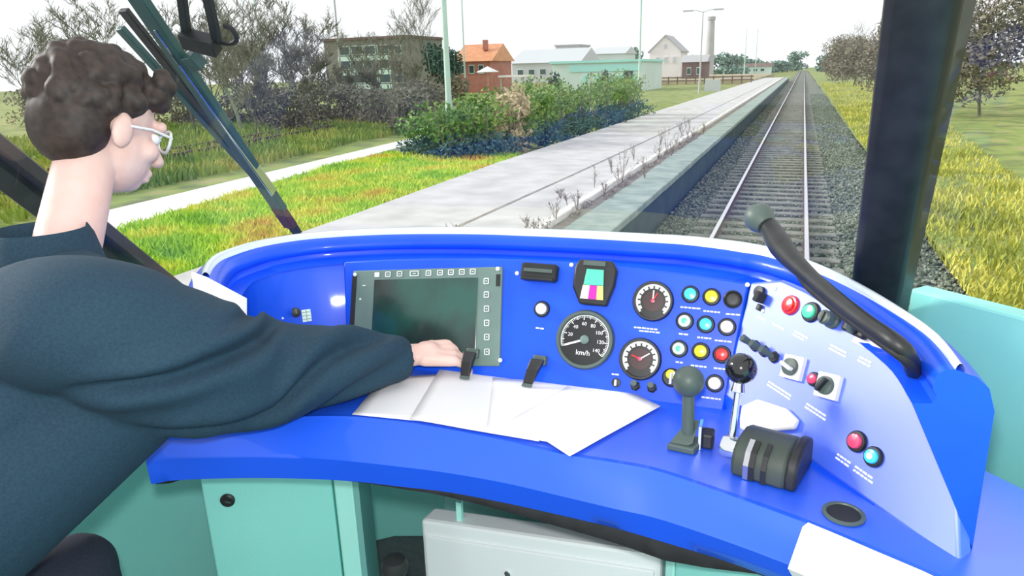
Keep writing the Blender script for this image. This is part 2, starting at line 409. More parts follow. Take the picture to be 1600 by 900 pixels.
# ================================================================== VEGETATION
def tree_mb(rnd, H, lean=0, spread=.55, levels=4, twig=None, tr=.012, tmin=.013):
    tr_mb, tw = MB(), MB()
    def br(p, d, L, r, lv):
        k = 4; path = [p]; rr = [r]
        for i in range(k):
            d = (d+V((rnd.gauss(0, .12), rnd.gauss(0, .12), rnd.gauss(.03, .08)))).normalized()
            path.append(path[-1]+d*(L/k)); rr.append(max(r*(1-.62*(i+1)/k), tmin))
        (tr_mb if lv < 2 else tw).tube(path, rr, 6 if lv == 0 else (4 if lv < 2 else 3), cap=False)
        if lv >= levels: return
        nch = [9, 6, 5, 4][min(lv, 3)]
        for c in range(nch):
            t = rnd.uniform(.28 if lv == 0 else .2, 1); idx = min(int(t*k), k-1); q = path[idx].lerp(path[idx+1], t*k-idx)
            a = rnd.random()*6.28; dd = (d*(.75)+V((math.cos(a), math.sin(a), rnd.uniform(-.1, .5)))*spread).normalized()
            br(q, dd, L*rnd.uniform(.42, .62), max(rr[idx]*.5, tmin*1.1), lv+1)
    br(V((0, 0, 0)), V((lean, 0, 1)).normalized(), H*.72, H*tr, 0)
    return tr_mb, tw
def bare_tree(loc, H, seed, label, group='bare trees across the meadow', bark='bark', tw='twig', lean=0, spread=.6, tr=.012, levels=4):
    rnd = random.Random(seed); a, b = tree_mb(rnd, H, lean, spread, levels, tr=tr)
    t = thing('bare_tree', label, 'tree', loc, group=group); t['_w'] = (0, 0, 0)
    a.build('trunk', bark, t, smooth=60, fix=False); b.build('twigs', tw, t, fix=False); t['_w'] = tuple(loc); return t
def leaf_mb(rnd, blobs, n, s0, s1, mb=None):
    mb = mb or MB(); tot = sum(b[3]*b[4]*b[5] for b in blobs)
    for (x, y, z, rx, ry, rz) in blobs:
        for _ in range(int(n*rx*ry*rz/tot)):
            d = V((rnd.gauss(0, 1), rnd.gauss(0, 1), rnd.gauss(0, 1))).normalized()*(rnd.random()**.4)
            c = V((x+d.x*rx, y+d.y*ry, z+d.z*rz)); s = rnd.uniform(s0, s1)
            u = V((rnd.gauss(0, 1), rnd.gauss(0, 1), rnd.gauss(0, 1))).normalized(); w = u.orthogonal().normalized()
            mb.add([c-u*s, c+w*s*.5, c+u*s, c-w*s*.5], [(0, 1, 2, 3)])
    return mb
def shrub(loc, r, h, seed, mats, label, cat='shrub', group=None, n=900, ls=.06, name='shrub', stems=9, split=.45):
    rnd = random.Random(seed); t = thing(name, label, cat, loc, group=group); t['_w'] = (0, 0, 0)
    st = MB()
    for i in range(stems):
        a = rnd.random()*6.28; q = V((math.cos(a)*r*rnd.uniform(.3, .9), math.sin(a)*r*rnd.uniform(.3, .9), h*rnd.uniform(.7, 1.05)))
        st.tube([(q.x*.15, q.y*.15, 0), (q.x*.5, q.y*.5, h*.4), q], [.02*h, .013*h, .004*h], 4, cap=False)
    st.build('stems', 'twig', t, fix=False)
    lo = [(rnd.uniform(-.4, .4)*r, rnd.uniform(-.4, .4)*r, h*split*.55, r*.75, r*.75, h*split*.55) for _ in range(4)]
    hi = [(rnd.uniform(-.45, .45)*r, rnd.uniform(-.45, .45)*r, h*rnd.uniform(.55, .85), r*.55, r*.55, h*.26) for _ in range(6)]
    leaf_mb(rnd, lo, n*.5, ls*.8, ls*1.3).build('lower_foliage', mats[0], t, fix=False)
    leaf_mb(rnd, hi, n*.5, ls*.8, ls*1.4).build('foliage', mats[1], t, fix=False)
    t['_w'] = tuple(loc); return t
# hedge shrubs along the platform path: (pixel x of base, distance Y, X, radius, height)
hedge = [(-10.9, 20.2, 1.0, 1.5), (-9.9, 19.7, 1.1, 1.75), (-9.0, 20.4, 1.1, 1.8), (-8.9, 22.3, 1.1, 1.9), (-8.5, 24.3, 1.1, 1.9), (-8.3, 26.4, 1.15, 2.1),
         (-8.2, 28.6, 1.15, 2.2), (-8.1, 31.0, 1.2, 2.3), (-8.0, 33.6, 1.3, 2.4), (-8.0, 36.2, 1.3, 2.4), (-10.4, 24, 1.3, 2.0), (-10.1, 28, 1.4, 2.3)]
hl = ['leftmost hedge shrub, low and loose, left of the pale lamp pole', 'hedge shrub right behind the pale lamp pole', 'hedge shrub just right of the pale lamp pole, nearest the asphalt', 'fourth hedge shrub from the left along the asphalt',
      'hedge shrub below the tan dry bush', 'hedge shrub in the middle of the row, dark at its foot', 'hedge shrub under the taller dark column', 'hedge shrub in front of the pale hall, right of the middle',
      'hedge shrub second from the far end of the row', 'farthest hedge shrub at the right end of the row', 'back row shrub behind the near end of the hedge', 'back row shrub behind the middle of the hedge']
for i, (x, y, r, h) in enumerate(hedge):
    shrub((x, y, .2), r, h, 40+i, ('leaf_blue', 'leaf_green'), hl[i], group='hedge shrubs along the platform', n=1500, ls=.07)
tb = at_y(797, 136, 21.6)
shrub((tb.x, 21.6, .2), .62, tb.z-.2, 60, ('leaf_tan', 'leaf_tan'), 'tan dry bush standing up out of the hedge', n=900, ls=.10, stems=14)
def column(px, top, Y, r, label):
    b = at_y(px, top, Y); h = b.z-.2
    shrub((b.x, Y, .2), r, h, int(px), ('leaf_dark', 'leaf_dark'), label, cat='conifer', name='column_conifer', n=900, ls=.08, split=.6)
column(866, 116, 33, .38, 'taller narrow dark column shaped conifer behind the hedge')
column(945, 110, 41, .36, 'shorter narrow dark column shaped conifer before the pale hall')
# trees on the left
def tree_at(px, base_py, Y, top_py, seed, label, **k):
    p = at_y(px, base_py, Y); q = at_y(px, top_py, Y)
    return bare_tree((p.x, Y, .1), q.z-.1, seed, label, **k)
tl = [(330, 36, 30, 'bare tree just right of the wiper joint'), (372, 30, 35, 'bare tree with a leaning pale trunk behind the wiper'), (408, 40, 12, 'tall bare tree in the middle of the left group'),
      (445, 36, 22, 'wide grey bare tree before the gap to the flat block'), (478, 44, 28, 'bare tree overlapping the left edge of the flat block'), (395, 27, 70, 'low many stemmed bare tree in front of the left group'),
      (300, 30, 45, 'bare tree above the driver, left of the wiper joint'), (150, 30, 10, 'bare tree at the far left above the driver'), (40, 34, 20, 'bare tree at the left edge of the view'),
      (570, 58, 70, 'thin bare tree before the flat block'), (612, 52, 60, 'bare tree before the right end of the flat block'), (545, 45, 105, 'small bare tree under the flat block'), (425, 50, 60, 'bare tree in the back of the left group'),
      (462, 33, 75, 'low bare tree right of the leaning pale trunk'), (352, 42, 62, 'bare tree between wiper and leaning pale trunk'), (496, 40, 92, 'short bare tree at the foot of the flat block'), (590, 44, 98, 'short bare tree before the middle windows of the flat block'), (636, 46, 90, 'short bare tree at the right corner of the flat block'), (385, 55, 40, 'farthest bare tree of the left group')]
for i, (px, Y, top, lb) in enumerate(tl):
    tree_at(px, 160, Y, top, 100+i, lb, bark='bark_pale' if i in (1, 3) else 'bark', tr=.010 if i != 1 else .02, lean=-.12 if i == 1 else 0)
bare_tree((at_y(657, 160, 70).x, 70, 0), at_y(657, 15, 70).z, 140, 'slender bare tree standing alone right of the flat block', spread=.4)
for i, (px, Y, r, h, lb) in enumerate([(455, 30, 1.6, 2.2, 'grey brushwood below the bare trees on the left'), (500, 36, 1.8, 2.4, 'brushwood in front of the left end of the flat block'), (545, 38, 1.8, 2.2, 'brushwood below the middle of the flat block'),
      (590, 34, 1.8, 2.2, 'brushwood below the right end of the flat block'), (630, 30, 1.5, 2.1, 'brushwood left of the pale lamp pole'), (410, 34, 1.7, 2.4, 'brushwood behind the leaning pale trunk'), (350, 34, 2, 2.0, 'brushwood behind the wiper'),
      (285, 34, 2, 2.2, 'brushwood left of the wiper above the orange meadow'), (660, 40, 2, 2.6, 'brushwood behind the pale lamp pole'), (200, 34, 2, 2.4, 'brushwood beside the driver, at the far left'), (60, 34, 2.2, 2.4, 'brushwood at the left edge of the view')]):
    shrub((at_y(px, 160, Y).x, Y, .1), r, h, 200+i, ('leaf_brown', 'twig'), lb, cat='shrub', group='brushwood below the flat block', n=1200, ls=.10, stems=26, name='brushwood')
for i, (px, Y, top, lb) in enumerate([(683, 62, 70, 'dark rounded evergreen left of the lamp pole and red house'), (708, 70, 78, 'dark evergreen touching the lamp pole before the red house')]):
    p = at_y(px, 140, Y); q = at_y(px, top, Y)
    shrub((p.x, Y, 0), 1.7, q.z, 230+i, ('leaf_brown', 'leaf_dark'), lb, cat='tree', name='evergreen_tree', n=1500, ls=.2, stems=6, split=.5)
# trees right of the track
for i, (px, Y, top, lb) in enumerate([(1300, 150, 72, 'smallest brown tree of the right hand row, farthest away'), (1318, 125, 52, 'brown tree second from the far end of the right hand row'), (1335, 105, 45, 'tall brown tree in the middle of the right hand row'),
      (1357, 85, 52, 'brown tree close to the dark window pillar'), (1385, 70, 30, 'brown tree behind the dark window pillar'), (1440, 55, 0, 'nearest brown tree right of the window pillar'), (1540, 45, -40, 'brown tree at the right edge of the view')]):
    p = at_y(px, 120, Y); q = at_y(px, top, Y); rnd = random.Random(300+i)
    a, b = tree_mb(rnd, q.z, 0, .6, 3); t = thing('brown_tree', lb, 'tree', (p.x, Y, -.1), group='trees right of the track'); t['_w'] = (0, 0, 0)
    a.build('trunk', 'bark', t, fix=False); b.build('twigs', 'twig_brown', t, fix=False); hz = q.z
    leaf_mb(rnd, [(rnd.uniform(-.25, .25)*hz, rnd.uniform(-.25, .25)*hz, hz*rnd.uniform(.25, .8), hz*.29, hz*.29, hz*.22) for _ in range(9)], 5200, .09, .19).build('foliage', 'leaf_brown', t, fix=False)
    t['_w'] = (p.x, Y, -.1)
# far tree clumps along the horizon
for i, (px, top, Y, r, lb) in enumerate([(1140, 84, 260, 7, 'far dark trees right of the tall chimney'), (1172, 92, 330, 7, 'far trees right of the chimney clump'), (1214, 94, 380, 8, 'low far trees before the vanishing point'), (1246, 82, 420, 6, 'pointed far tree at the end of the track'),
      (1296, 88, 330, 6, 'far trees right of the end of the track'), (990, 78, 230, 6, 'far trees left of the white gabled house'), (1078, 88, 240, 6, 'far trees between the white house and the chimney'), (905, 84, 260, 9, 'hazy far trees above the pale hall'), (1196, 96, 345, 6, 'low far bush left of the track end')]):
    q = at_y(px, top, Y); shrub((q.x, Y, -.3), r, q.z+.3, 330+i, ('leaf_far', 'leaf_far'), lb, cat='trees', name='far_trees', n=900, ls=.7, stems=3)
# dry weeds on the platform
wl = 0
for i in range(34):
    rnd = random.Random(500+i); y = 7.2+i*.62+rnd.uniform(-.25, .25); x = rnd.choice([-3.15, -3.05, -3.3, -3.22, -3.6, -3.9])+rnd.uniform(-.1, .1); h = rnd.uniform(.25, .75)*(1.15 if 9 < i < 22 else .8)
    t = thing('dry_weed', 'dry brown weed stalk growing along the platform kerb', 'weed', (x, y, ZP-.03), group='dry weeds along the kerb'); t['_w'] = (0, 0, 0); mb = MB(); lf = MB()
    for k in range(rnd.randint(3, 6)):
        dx, dy = rnd.gauss(0, .12)*h*1.4, rnd.gauss(0, .12)*h; hh = h*rnd.uniform(.6, 1)
        mb.tube([(0, 0, 0), (dx*.4, dy*.4, hh*.5), (dx, dy, hh)], [.007, .006, .003], 3, cap=False)
        leaf_mb(rnd, [(dx*.8, dy*.8, hh*.85, .03, .03, hh*.18)], 7, .008, .022, lf)
        for s_ in range(3):
            f = rnd.uniform(.3, .9); a = rnd.random()*6.28; b0 = V((dx*f, dy*f, hh*f)); mb.tube([b0, b0+V((math.cos(a)*.09, math.sin(a)*.09, .09))], [.004, .002], 3, cap=False)
    mb.build('stalks', 'weed', t, fix=False); lf.build('seed_heads', 'weed', t, fix=False); t['_w'] = (x, y, ZP)
for i in range(22):
    rnd = random.Random(700+i); y = 7+i*.9+rnd.uniform(-.3, .3); x = -3.2+rnd.uniform(-.1, .12)
    tag(leaf_mb(rnd, [(x, y, ZP+.01, .10, .3, .05)], 90, .012, .03).build('weed_tuft', 'weed', off=V((x, y, ZP-.03)), fix=False), 'low withered weed tuft in the gap behind the edge slabs', 'weed', 'withered tufts behind the edge slabs')

# ================================================================== BUILDINGS AND POLES
def building(name, label, pxl, pxr, top, Y, depth, wall, rows=(), roof=None, roofh=0, base=0, gable=False, roofm='house_roof', cat='building'):
    a = at_y(pxl, top, Y); b = at_y(pxr, top, Y); h = (a.z+b.z)/2; w = b.x-a.x; cx = (a.x+b.x)/2
    t = thing(name, label, cat, (cx, Y, base)); t['_w'] = (0, 0, 0)
    hb = h-base
    MB().box((0, depth/2, hb/2), (w, depth, hb)).build('wall', wall, t)
    if gable:
        MB().prism([(-w/2, 0, hb), (w/2, 0, hb), (0, 0, hb+roofh)], (0, depth, 0)).build('gable', wall, t)
        for s_ in (-1, 1):
            MB().quad_box((s_*(w/2+.3), -.3, hb-.3*roofh/(w/2)), (0, -.3, hb+roofh), (0, depth+.3, hb+roofh), (s_*(w/2+.3), depth+.3, hb-.3*roofh/(w/2)), (0, 0, .25)).build('roof', roofm, t)
    elif roofh:
        MB().prism([(-w/2-.4, -.4, hb), (-w/2-.4, depth+.4, hb), (-w/2-.4, depth/2, hb+roofh)], (w+.8, 0, 0)).build('roof', roofm, t)
    else:
        MB().box((0, depth/2, hb+.15), (w+.5, depth+.5, .3)).build('roof', roofm, t)
    t['W'] = w; t['Hh'] = hb; return t, w, hb
def windows(t, rects, m='window_dark', frame=None, name='window'):
    for (x0, x1, z0, z1) in rects:
        f = MB().box(((x0+x1)/2, -.02, (z0+z1)/2), (x1-x0, .16, z1-z0)).build(name, frame or 'block_white', t)
        MB().box(((x0+x1)/2, -.08, (z0+z1)/2), ((x1-x0)*.86, .1, (z1-z0)*.82)).build('pane', m, f)
t, w, h = building('flat_block', 'brown flat roofed block with pale window bands behind bare trees', 505, 637, 62, 78, 9, 'block_wall', roofm='shed')
for k, f in enumerate((.80, .56, .32)):
    MB().box((w*-.02, -.06, h*f-.75), (w*.62, .2, .55)).build('parapet_band', 'block_white', t)
    windows(t, [(-w*.33+i*w*.155+.1, -w*.33+(i+1)*w*.155-.1, h*f-.35, h*f+.75) for i in range(4)])
    windows(t, [(w*.34, w*.34+1.0, h*f-.4, h*f+.6)])
t, w, h = building('red_house', 'red brick house with an orange tiled roof', 712, 766, 96, 95, 8, 'brick', roofh=2.4, roofm='tile_roof')
windows(t, [(-w*.38+i*w*.27, -w*.38+i*w*.27+.8, h*.62, h*.62+1.2) for i in range(3)])
MB().box((w*.2, 2.2, h+2.2), (.6, .6, 1.4)).build('chimney', 'brick', t)
t, w, h = building('warehouse', 'hazy pale grey warehouse beside the red house', 800, 905, 98, 130, 14, 'hall_roof', roofh=2.6, roofm='hall_roof')
windows(t, [(-w*.42+i*w*.17, -w*.42+i*w*.17+1.3, h*.5, h*.5+1.1) for i in range(5)])
t, w, h = building('pale_hall', 'long pale hall with a turquoise upper band behind the hedge', 862, 1003, 98, 90, 14, 'hall_wall', roofm='hall_teal')
MB().box((w*.1, -.06, h*.82), (w*.78, .14, h*.22)).build('fascia_band', 'hall_teal', t)
windows(t, [(-w*.15+i*w*.13, -w*.15+i*w*.13+.9, h*.32, h*.62) for i in range(5)], m='hall_teal')
MB().box((w*.36, -.06, h*.35), (1.1, .16, h*.7)).build('door', 'window_dark', t)
t, w, h = building('upper_storey', 'grey boxy building rising behind the turquoise hall', 868, 905, 72, 150, 8, 'hall_roof', roofm='house_roof')
windows(t, [(-w*.35+i*w*.25, -w*.35+i*w*.25+.8, h*.75, h*.88) for i in range(3)])
t, w, h = building('far_hall', 'far pale hall with a shallow roof between the turquoise hall and the lamp', 925, 975, 84, 165, 12, 'hall_wall', roofh=1.6, roofm='hall_roof')
windows(t, [(-w*.35+i*w*.25, -w*.35+i*w*.25+1.0, h*.55, h*.75) for i in range(3)])
t, w, h = building('white_house', 'white gabled house left of the tall chimney', 1015, 1064, 80, 150, 9, 'house_white', roofh=2.9, gable=True)
windows(t, [(-w*.3, -w*.3+.8, h*.62, h*.62+1.3), (-w*.02, -w*.02+.8, h*.62, h*.62+1.3), (w*.24, w*.24+.8, h*.62, h*.62+1.3), (-.3, .4, h+.5, h+1.4)], m='hall_roof', frame='house_white')
t, w, h = building('low_shed', 'low dark red shed right of the white gabled house', 1066, 1102, 97, 140, 7, 'shed', roofh=1.3, roofm='house_roof'); windows(t, [(-1.2, -.4, h*.4, h*.75), (.6, 1.4, h*.4, h*.75)])
t, w, h = building('low_row', 'far low row of pale sheds along the horizon left of the track end', 1150, 1205, 104, 290, 8, 'hall_wall', roofh=1.2, roofm='shed'); windows(t, [(-w*.4+i*w*.2, -w*.4+i*w*.2+1.5, h*.3, h*.7) for i in range(4)])
p = at_y(1112, 26, 190); tc_ = thing('factory_chimney', 'tall grey factory chimney rising above the low shed', 'chimney', (p.x, 190, 0)); tc_['_w'] = (0, 0, 0)
MB().lathe([(1.25, 0), (.98, p.z*.6), (.8, p.z)], n=14).build('shaft', 'chimney', tc_, smooth=40); MB().lathe([(.7, p.z-.8), (1.0, p.z-.8), (1.0, p.z), (.7, p.z)], n=14).build('rim', 'house_roof', tc_)
# parasol and low white roof
p = at_y(762, 112, 60); t = thing('garden_parasol', 'white garden parasol in front of the red house', 'parasol', (p.x, 60, 0)); t['_w'] = (0, 0, 0)
MB().lathe([(.02, p.z+.45), (1.05, p.z), (1.05, p.z-.05), (.05, p.z+.38)], n=8).build('canopy', 'house_white', t); MB().tube([(0, 0, 0), (0, 0, p.z+.5)], .03, 8).build('pole', 'pole_grey', t)
p = at_y(800, 119, 62); t = thing('canopy_roof', 'flat white canopy right of the garden parasol', 'canopy', (p.x, 62, 0)); t['_w'] = (0, 0, 0)
MB().box((0, 1, p.z), (2.6, 2.4, .16)).build('roof', 'house_white', t)
for s_ in (-1.1, 1.1): MB().box((s_, 0, p.z/2), (.1, .1, p.z)).build('post', 'pole_grey', t)
# poles
def pole(pxb, pyb, zb, top_h, r, m, label, cat='lamp post', arms=None, lean=0, name='lamp_post', Y=None):
    b = onz(pxb, pyb, zb) if Y is None else at_y(pxb, pyb, Y); b = V((b.x, b.y, zb)); t = thing(name, label, cat, b); t['_w'] = (0, 0, 0)
    MB().lathe([(r*2.0, 0), (r*2.0, .04), (r*1.25, .06), (r*1.2, top_h*.18), (r, top_h*.2), (r*.62, top_h)], n=14).build('pole', m, t, smooth=40)
    if arms:
        for s_ in arms:
            arm = MB().tube([(0, 0, top_h-.1), (s_*.6, 0, top_h+.1), (s_*1.1, 0, top_h+.12)], r*.45, 6).build('arm', m, t)
            MB().box((s_*1.5, 0, top_h+.12), (1.0, .28, .14)).build('lamp_head', 'pole_grey', t, bevel=.03)
    return t
pole(705, 238, .3, 8.5, .10, 'pole_green', 'thick pale green lamp pole standing in front of the hedge', arms=(1,))
pole(998, 150, .1, 11.5, .09, 'pole_green', 'slim pale lamp pole right of the pale hall', arms=(1,), Y=60)
hh = at_y(1093, 18, 78).z-.1
pole(1093, 130, .1, hh, .09, 'pole_grey', 'double armed lamp post before the white gabled house', arms=(-1, 1), Y=78)
pole(537, 160, .1, 14, .10, 'pole_grey', 'thin grey mast in front of the flat block', cat='mast', name='mast', Y=58)
pole(727, 130, .1, 17, .08, 'pole_green', 'thin pale mast before the red house', cat='mast', name='mast', Y=72)
pole(416, 150, .1, 10, .07, 'pole_green', 'thin pale mast among the bare trees on the left', cat='mast', name='mast', Y=44)
pole(1163, 108, -.45, at_y(1163, 45, 240).z+.4, .16, 'pole_green', 'hazy far mast right of the factory chimney, the left of two', cat='mast', name='mast', Y=240)
pole(1180, 108, -.45, at_y(1180, 45, 260).z+.4, .16, 'pole_green', 'hazy far mast right of the factory chimney, the right of two', cat='mast', name='mast', Y=260)
# fence and track-side bits in the distance
poly_struct('far_bank', [(-60, 125, .9), (-7.2, 118, .7), (-6.5, 190, .9), (-80, 190, 1.4)], 1.2, 'embank')
f = thing('low_fence', 'low brown fence across the end of the platform', 'fence', (-16, 110, .5)); f['_w'] = (0, 0, 0)
for i in range(15): MB().box((-9+i*1.3, 0, .5), (.16, .14, 1.1)).build('post', 'shed', f)
for z in (.45, .9): MB().box((0, -.1, z), (19, .08, .18)).build('rail', 'shed', f)
p = at_y(1090, 124, 120)
tag(MB().prism([(-.9, 0, 0), (.9, 0, 0), (.8, 0, 1.3), (-.8, 0, 1.3)], (0, .8, 0)).build('relay_cabinet', 'hall_roof', off=None), 'small grey relay cabinet at the far end of the platform', 'cabinet').location = (-9.5, 86, .1)

# ================================================================== CAB SHELL
def wall_strip(name, plan, z0, z1, th, m):
    rings = []
    for i, (x, y) in enumerate(plan):
        a = V((*plan[max(i-1, 0)], 0)); b = V((*plan[min(i+1, len(plan)-1)], 0)); d = (b-a).normalized(); nn = V((-d.y, d.x, 0))*th
        rings.append([V((x, y, z0)), V((x, y, z1)), V((x, y, z1))+nn, V((x, y, z0))+nn])
    return tag(MB().loft(rings).build(name, m, bevel=.006), kind='structure')
poly_struct('floor', [(-2.0, -1.2, ZF), (1.0, -1.2, ZF), (.9, 1.3, ZF), (.3, 1.75, ZF), (-1.2, 1.75, ZF), (-1.9, 1.1, ZF)], .08, 'vinyl')
glass_plan = [(-1.40, 1.23), (-1.28, 1.44), (-1.08, 1.62), (-.75, 1.74), (-.35, 1.78), (-.05, 1.74), (.16, 1.62), (.24, 1.52)]
wall_strip('wall_front', glass_plan, ZF, 2.16, .05, 'teal_paint')
wall_strip('wall_right', [(.235, 1.53), (.44, 1.36), (.60, 1.05), (.66, .5), (.66, -1.0)], ZF, 2.34, .05, 'teal_paint')
wall_strip('wall_left', [(-1.85, -1.0), (-1.85, .4), (-1.72, .85), (-1.40, 1.24)], ZF, 2.02, .05, 'teal_paint')
RK = V((0, -math.sin(R_(39)), math.cos(R_(39))))
gr = []
for i in range(9):
    gr.append([V((x, y, 2.17))+RK*(1.25*i/8) for x, y in [(v.x, v.y) for v in catmull([V((*p, 0)) for p in glass_plan], 24)]])
tag(MB().loft(gr, cap=False, closed=False).build('window_1', 'glass', smooth=60, fix=False), kind='structure')
def pillar(name, base, d, L, wv, dv, m):
    base = V(base); d = V(d).normalized(); wv = V(wv); dv = V(dv)
    rings = [[base+d*(L*t)+a for a in (V((0,0,0)), wv*.15-dv*.2, wv*.85-dv*.2, wv, wv+dv, dv)] for t in (0, .5, 1)]
    return tag(MB().loft(rings).build(name, m, bevel=.008, smooth=30), kind='structure')
pb = onz(1337, 452, 2.33)
pillar('trim_2', pb-V((.010, 0, .10)), (-.055, -.60, .80), 1.3, (.085, -.01, 0), (.03, .06, 0), 'black')
pl = onz(288, 418, 2.30)
pillar('trim_1', pl-V((.12, 0, .13)), (.0, -.66, .74), 1.3, (.09, .04, 0), (-.02, .06, 0), 'black')

# ================================================================== DRIVER'S DESK
desk = thing('driver_desk', 'glossy blue curved driver\'s desk with hood, instrument panel and side wing', 'desk', (-.45, 1.15, ZF))
# --- main instrument panel plane
TILT = R_(66)
pA, pB = onz(600, 570, ZW), onz(1130, 640, ZW)
EX = (pB-pA).normalized(); NH = V((EX.y, -EX.x, 0)); NM = (NH*math.sin(TILT)+V((0, 0, 1))*math.cos(TILT)).normalized(); EY = NM.cross(EX)
def onM(px, py): return onp(px, py, pA, NM)
def poly_panel(pts, thickness, n, name, m, bevel=.005):
    return MB().prism(pts, -n*thickness).build(name, m, desk, bevel=bevel, smooth=30)
topM = [onM(*q) for q in [(536, 408), (600, 405), (680, 403), (760, 403), (820, 405), (900, 409), (1000, 418), (1090, 429), (1172, 441)]]
botM = [onM(1130, 640)-EY*.02, onM(1000, 622)-EY*.02, onM(820, 598)-EY*.02, onM(545, 565)-EY*.03]
panel = poly_panel(topM+botM, .06, NM, 'instrument_panel', 'blue')
# --- side wing plane
P1, P2, P3 = onM(1172, 441), onM(1131, 618), onz(1365, 790, ZW)
NWg = (P1-P2).cross(P3-P2).normalized()
if NWg.z < 0: NWg = -NWg
EXW = (P3-P2).normalized(); EYW = NWg.cross(EXW)
if EYW.z < 0: EYW = -EYW
def onW(px, py): return onp(px, py, P2, NWg)
wing_pts = [P1, onW(1222, 437), onW(1262, 455), onW(1300, 478), onW(1370, 522), onW(1440, 572), onW(1490, 620), onW(1500, 886), onW(1365, 790), onW(1250, 709), P2]
wing = poly_panel(wing_pts, .03, NWg, 'wing_panel', 'blue_satin')
# --- left panel behind the arm (set back)
lp_off = -NM*.045
# --- worktop with front edge
edge_px = [(238, 676), (262, 671), (330, 663), (400, 657), (470, 652), (550, 652), (630, 661), (700, 672), (790, 690), (880, 711), (960, 724), (1030, 738), (1140, 775), (1265, 821), (1365, 862), (1480, 912), (1600, 965)]
l2_px = [(228, 722), (262, 716), (330, 714), (400, 713), (470, 715), (550, 721), (630, 730), (700, 739), (790, 755), (880, 776), (960, 795), (1030, 811), (1140, 848), (1240, 886), (1340, 928), (1450, 975), (1570, 1030)]
l3_px = [(236, 756), (268, 751), (330, 748), (400, 747), (470, 748), (550, 752), (630, 761), (700, 769), (790, 786), (880, 806), (960, 825), (1030, 845), (1140, 879), (1230, 914), (1330, 955), (1440, 1003), (1560, 1060)]
Ed = [onz(*q, ZW) for q in edge_px]; E2 = [onz(*q, ZW-.055) for q in l2_px]; E3 = [onz(*q, ZW-.105) for q in l3_px]
NE = 60
Ed, E2, E3 = (catmull(e, NE) for e in (Ed, E2, E3))
back = resample([V((-1.15, 1.02, ZW)), V((-1.12, 1.25, ZW)), V((-.95, 1.36, ZW)), V((-.5, 1.38, ZW)), V((-.05, 1.36, ZW)), V((.20, 1.30, ZW)), V((.45, 1.05, ZW)), V((.52, .70, ZW))], NE)
wt_ = MB().loft([[b, e] for b, e in zip(back, Ed)], cap=False, closed=False)
wt_.loft([[b-V((0, 0, .03)), b] for b in back], cap=False, closed=False)
wt_.build('worktop', 'blue_worktop', desk, smooth=40)
# rounded nose: small roll between top edge and sloping face
def lerpv(a, b, t): return a+(b-a)*t
prof = []
for a, b, c in zip(Ed, E2, E3):
    o_ = (b-a); o_.z = 0; inn = -o_.normalized() if o_.length > 1e-6 else V((0, 1, 0))
    prof.append([a+inn*.012, a+V((0, 0, .0015)), a-inn*.006-V((0, 0, .005)), lerpv(a, b, .5)-inn*.005, b+(a-b)*.08, b, b+(c-b)*.08, lerpv(b, c, .5), c, c+inn*.012-V((0, 0, .004)), c+inn*.03+V((0, 0, .005))])
MB().loft(prof, cap=False, closed=False).build('front_edge', 'blue_edge', desk, smooth=50)
us = []
for a, b, c in zip(Ed, E2, E3):
    o_ = (b-a); o_.z = 0; inn = -o_.normalized() if o_.length > 1e-6 else V((0, 1, 0))
    dp = interp([0, 17, 24, 33, 41, 43, 46, 59], [.004, .004, .012, .030, .040, .030, .008, .008], len(us))
    us.append([c+inn*.020+V((0, 0, .012)), c+inn*.008-V((0, 0, .002)), c+inn*.008-V((0, 0, dp)), c+inn*.03-V((0, 0, dp+.006)), c+inn*.20-V((0, 0, dp+.0)), c+inn*.22+V((0, 0, .05))])
MB().loft(us, cap=False, closed=False).build('underside_shadow_rim', 'black', desk, smooth=50)  # black underside rim; its deeper middle stands in for shade in the recess
# --- hood
lip_px = [(322, 452), (321, 432), (330, 412), (350, 399), (400, 383), (470, 371), (560, 364), (650, 361), (750, 361), (850, 364), (925, 367), (1000, 371), (1070, 375), (1120, 380), (1165, 386), (1200, 393), (1240, 406), (1290, 426), (1340, 451), (1400, 487), (1460, 530), (1500, 580)]
lip = catmull([onz(*q, ZL) for q in lip_px], 90)
lip2 = []
for i, p in enumerate(lip):
    d = lip[min(i+1, 89)]-lip[max(i-1, 0)]; d.z = 0; d.normalize(); lip2.append((p, V((-d.y, d.x, 0))))      # outward normal (left of travel)
hp = [(-.105, -.050), (-.052, -.047), (-.048, -.042), (-.047, -.034), (-.056, -.031), (-.060, -.022), (-.056, -.010), (-.042, -.002), (-.018, .002), (0, 0), (.02, -.006), (.035, -.02), (.045, -.05), (.05, -.25)]
us_ = [interp([0, 8, 20, 62, 70, 89], [.42, .7, 1, 1, .55, .45], i) for i in range(90)]
rw = [interp([0, 12, 60, 72, 84, 89], [.2, .7, 1, .75, .4, .3], i) for i in range(90)]
def hpt(i, u, w): return lip2[i][0]+lip2[i][1]*(u*(us_[i] if u < 0 else 1))+V((0, 0, w))
IN = [hpt(i, -.10, -.0495) for i in range(90)]
hmb = MB().loft([[hpt(i, u, w) for u, w in hp] for i in range(90)], cap=False, closed=False)
hmb.f += [tuple(range(len(hp))), tuple(reversed(range(89*len(hp), 90*len(hp))))]
hood = hmb.build('hood', 'blue', desk, smooth=50)
MB().loft([[hpt(i, u*rw[i], w) for u, w in ((-.042, -.004), (-.039, .002), (-.030, .0065), (-.012, .010), (.004, .0095), (.020, .002), (.022, -.010))] for i in range(4, 90)], cap=False, closed=False).build('lip_highlight_strip', 'rim', desk, smooth=50)  # added pale strip: sky highlight on the lip put into colour and shape
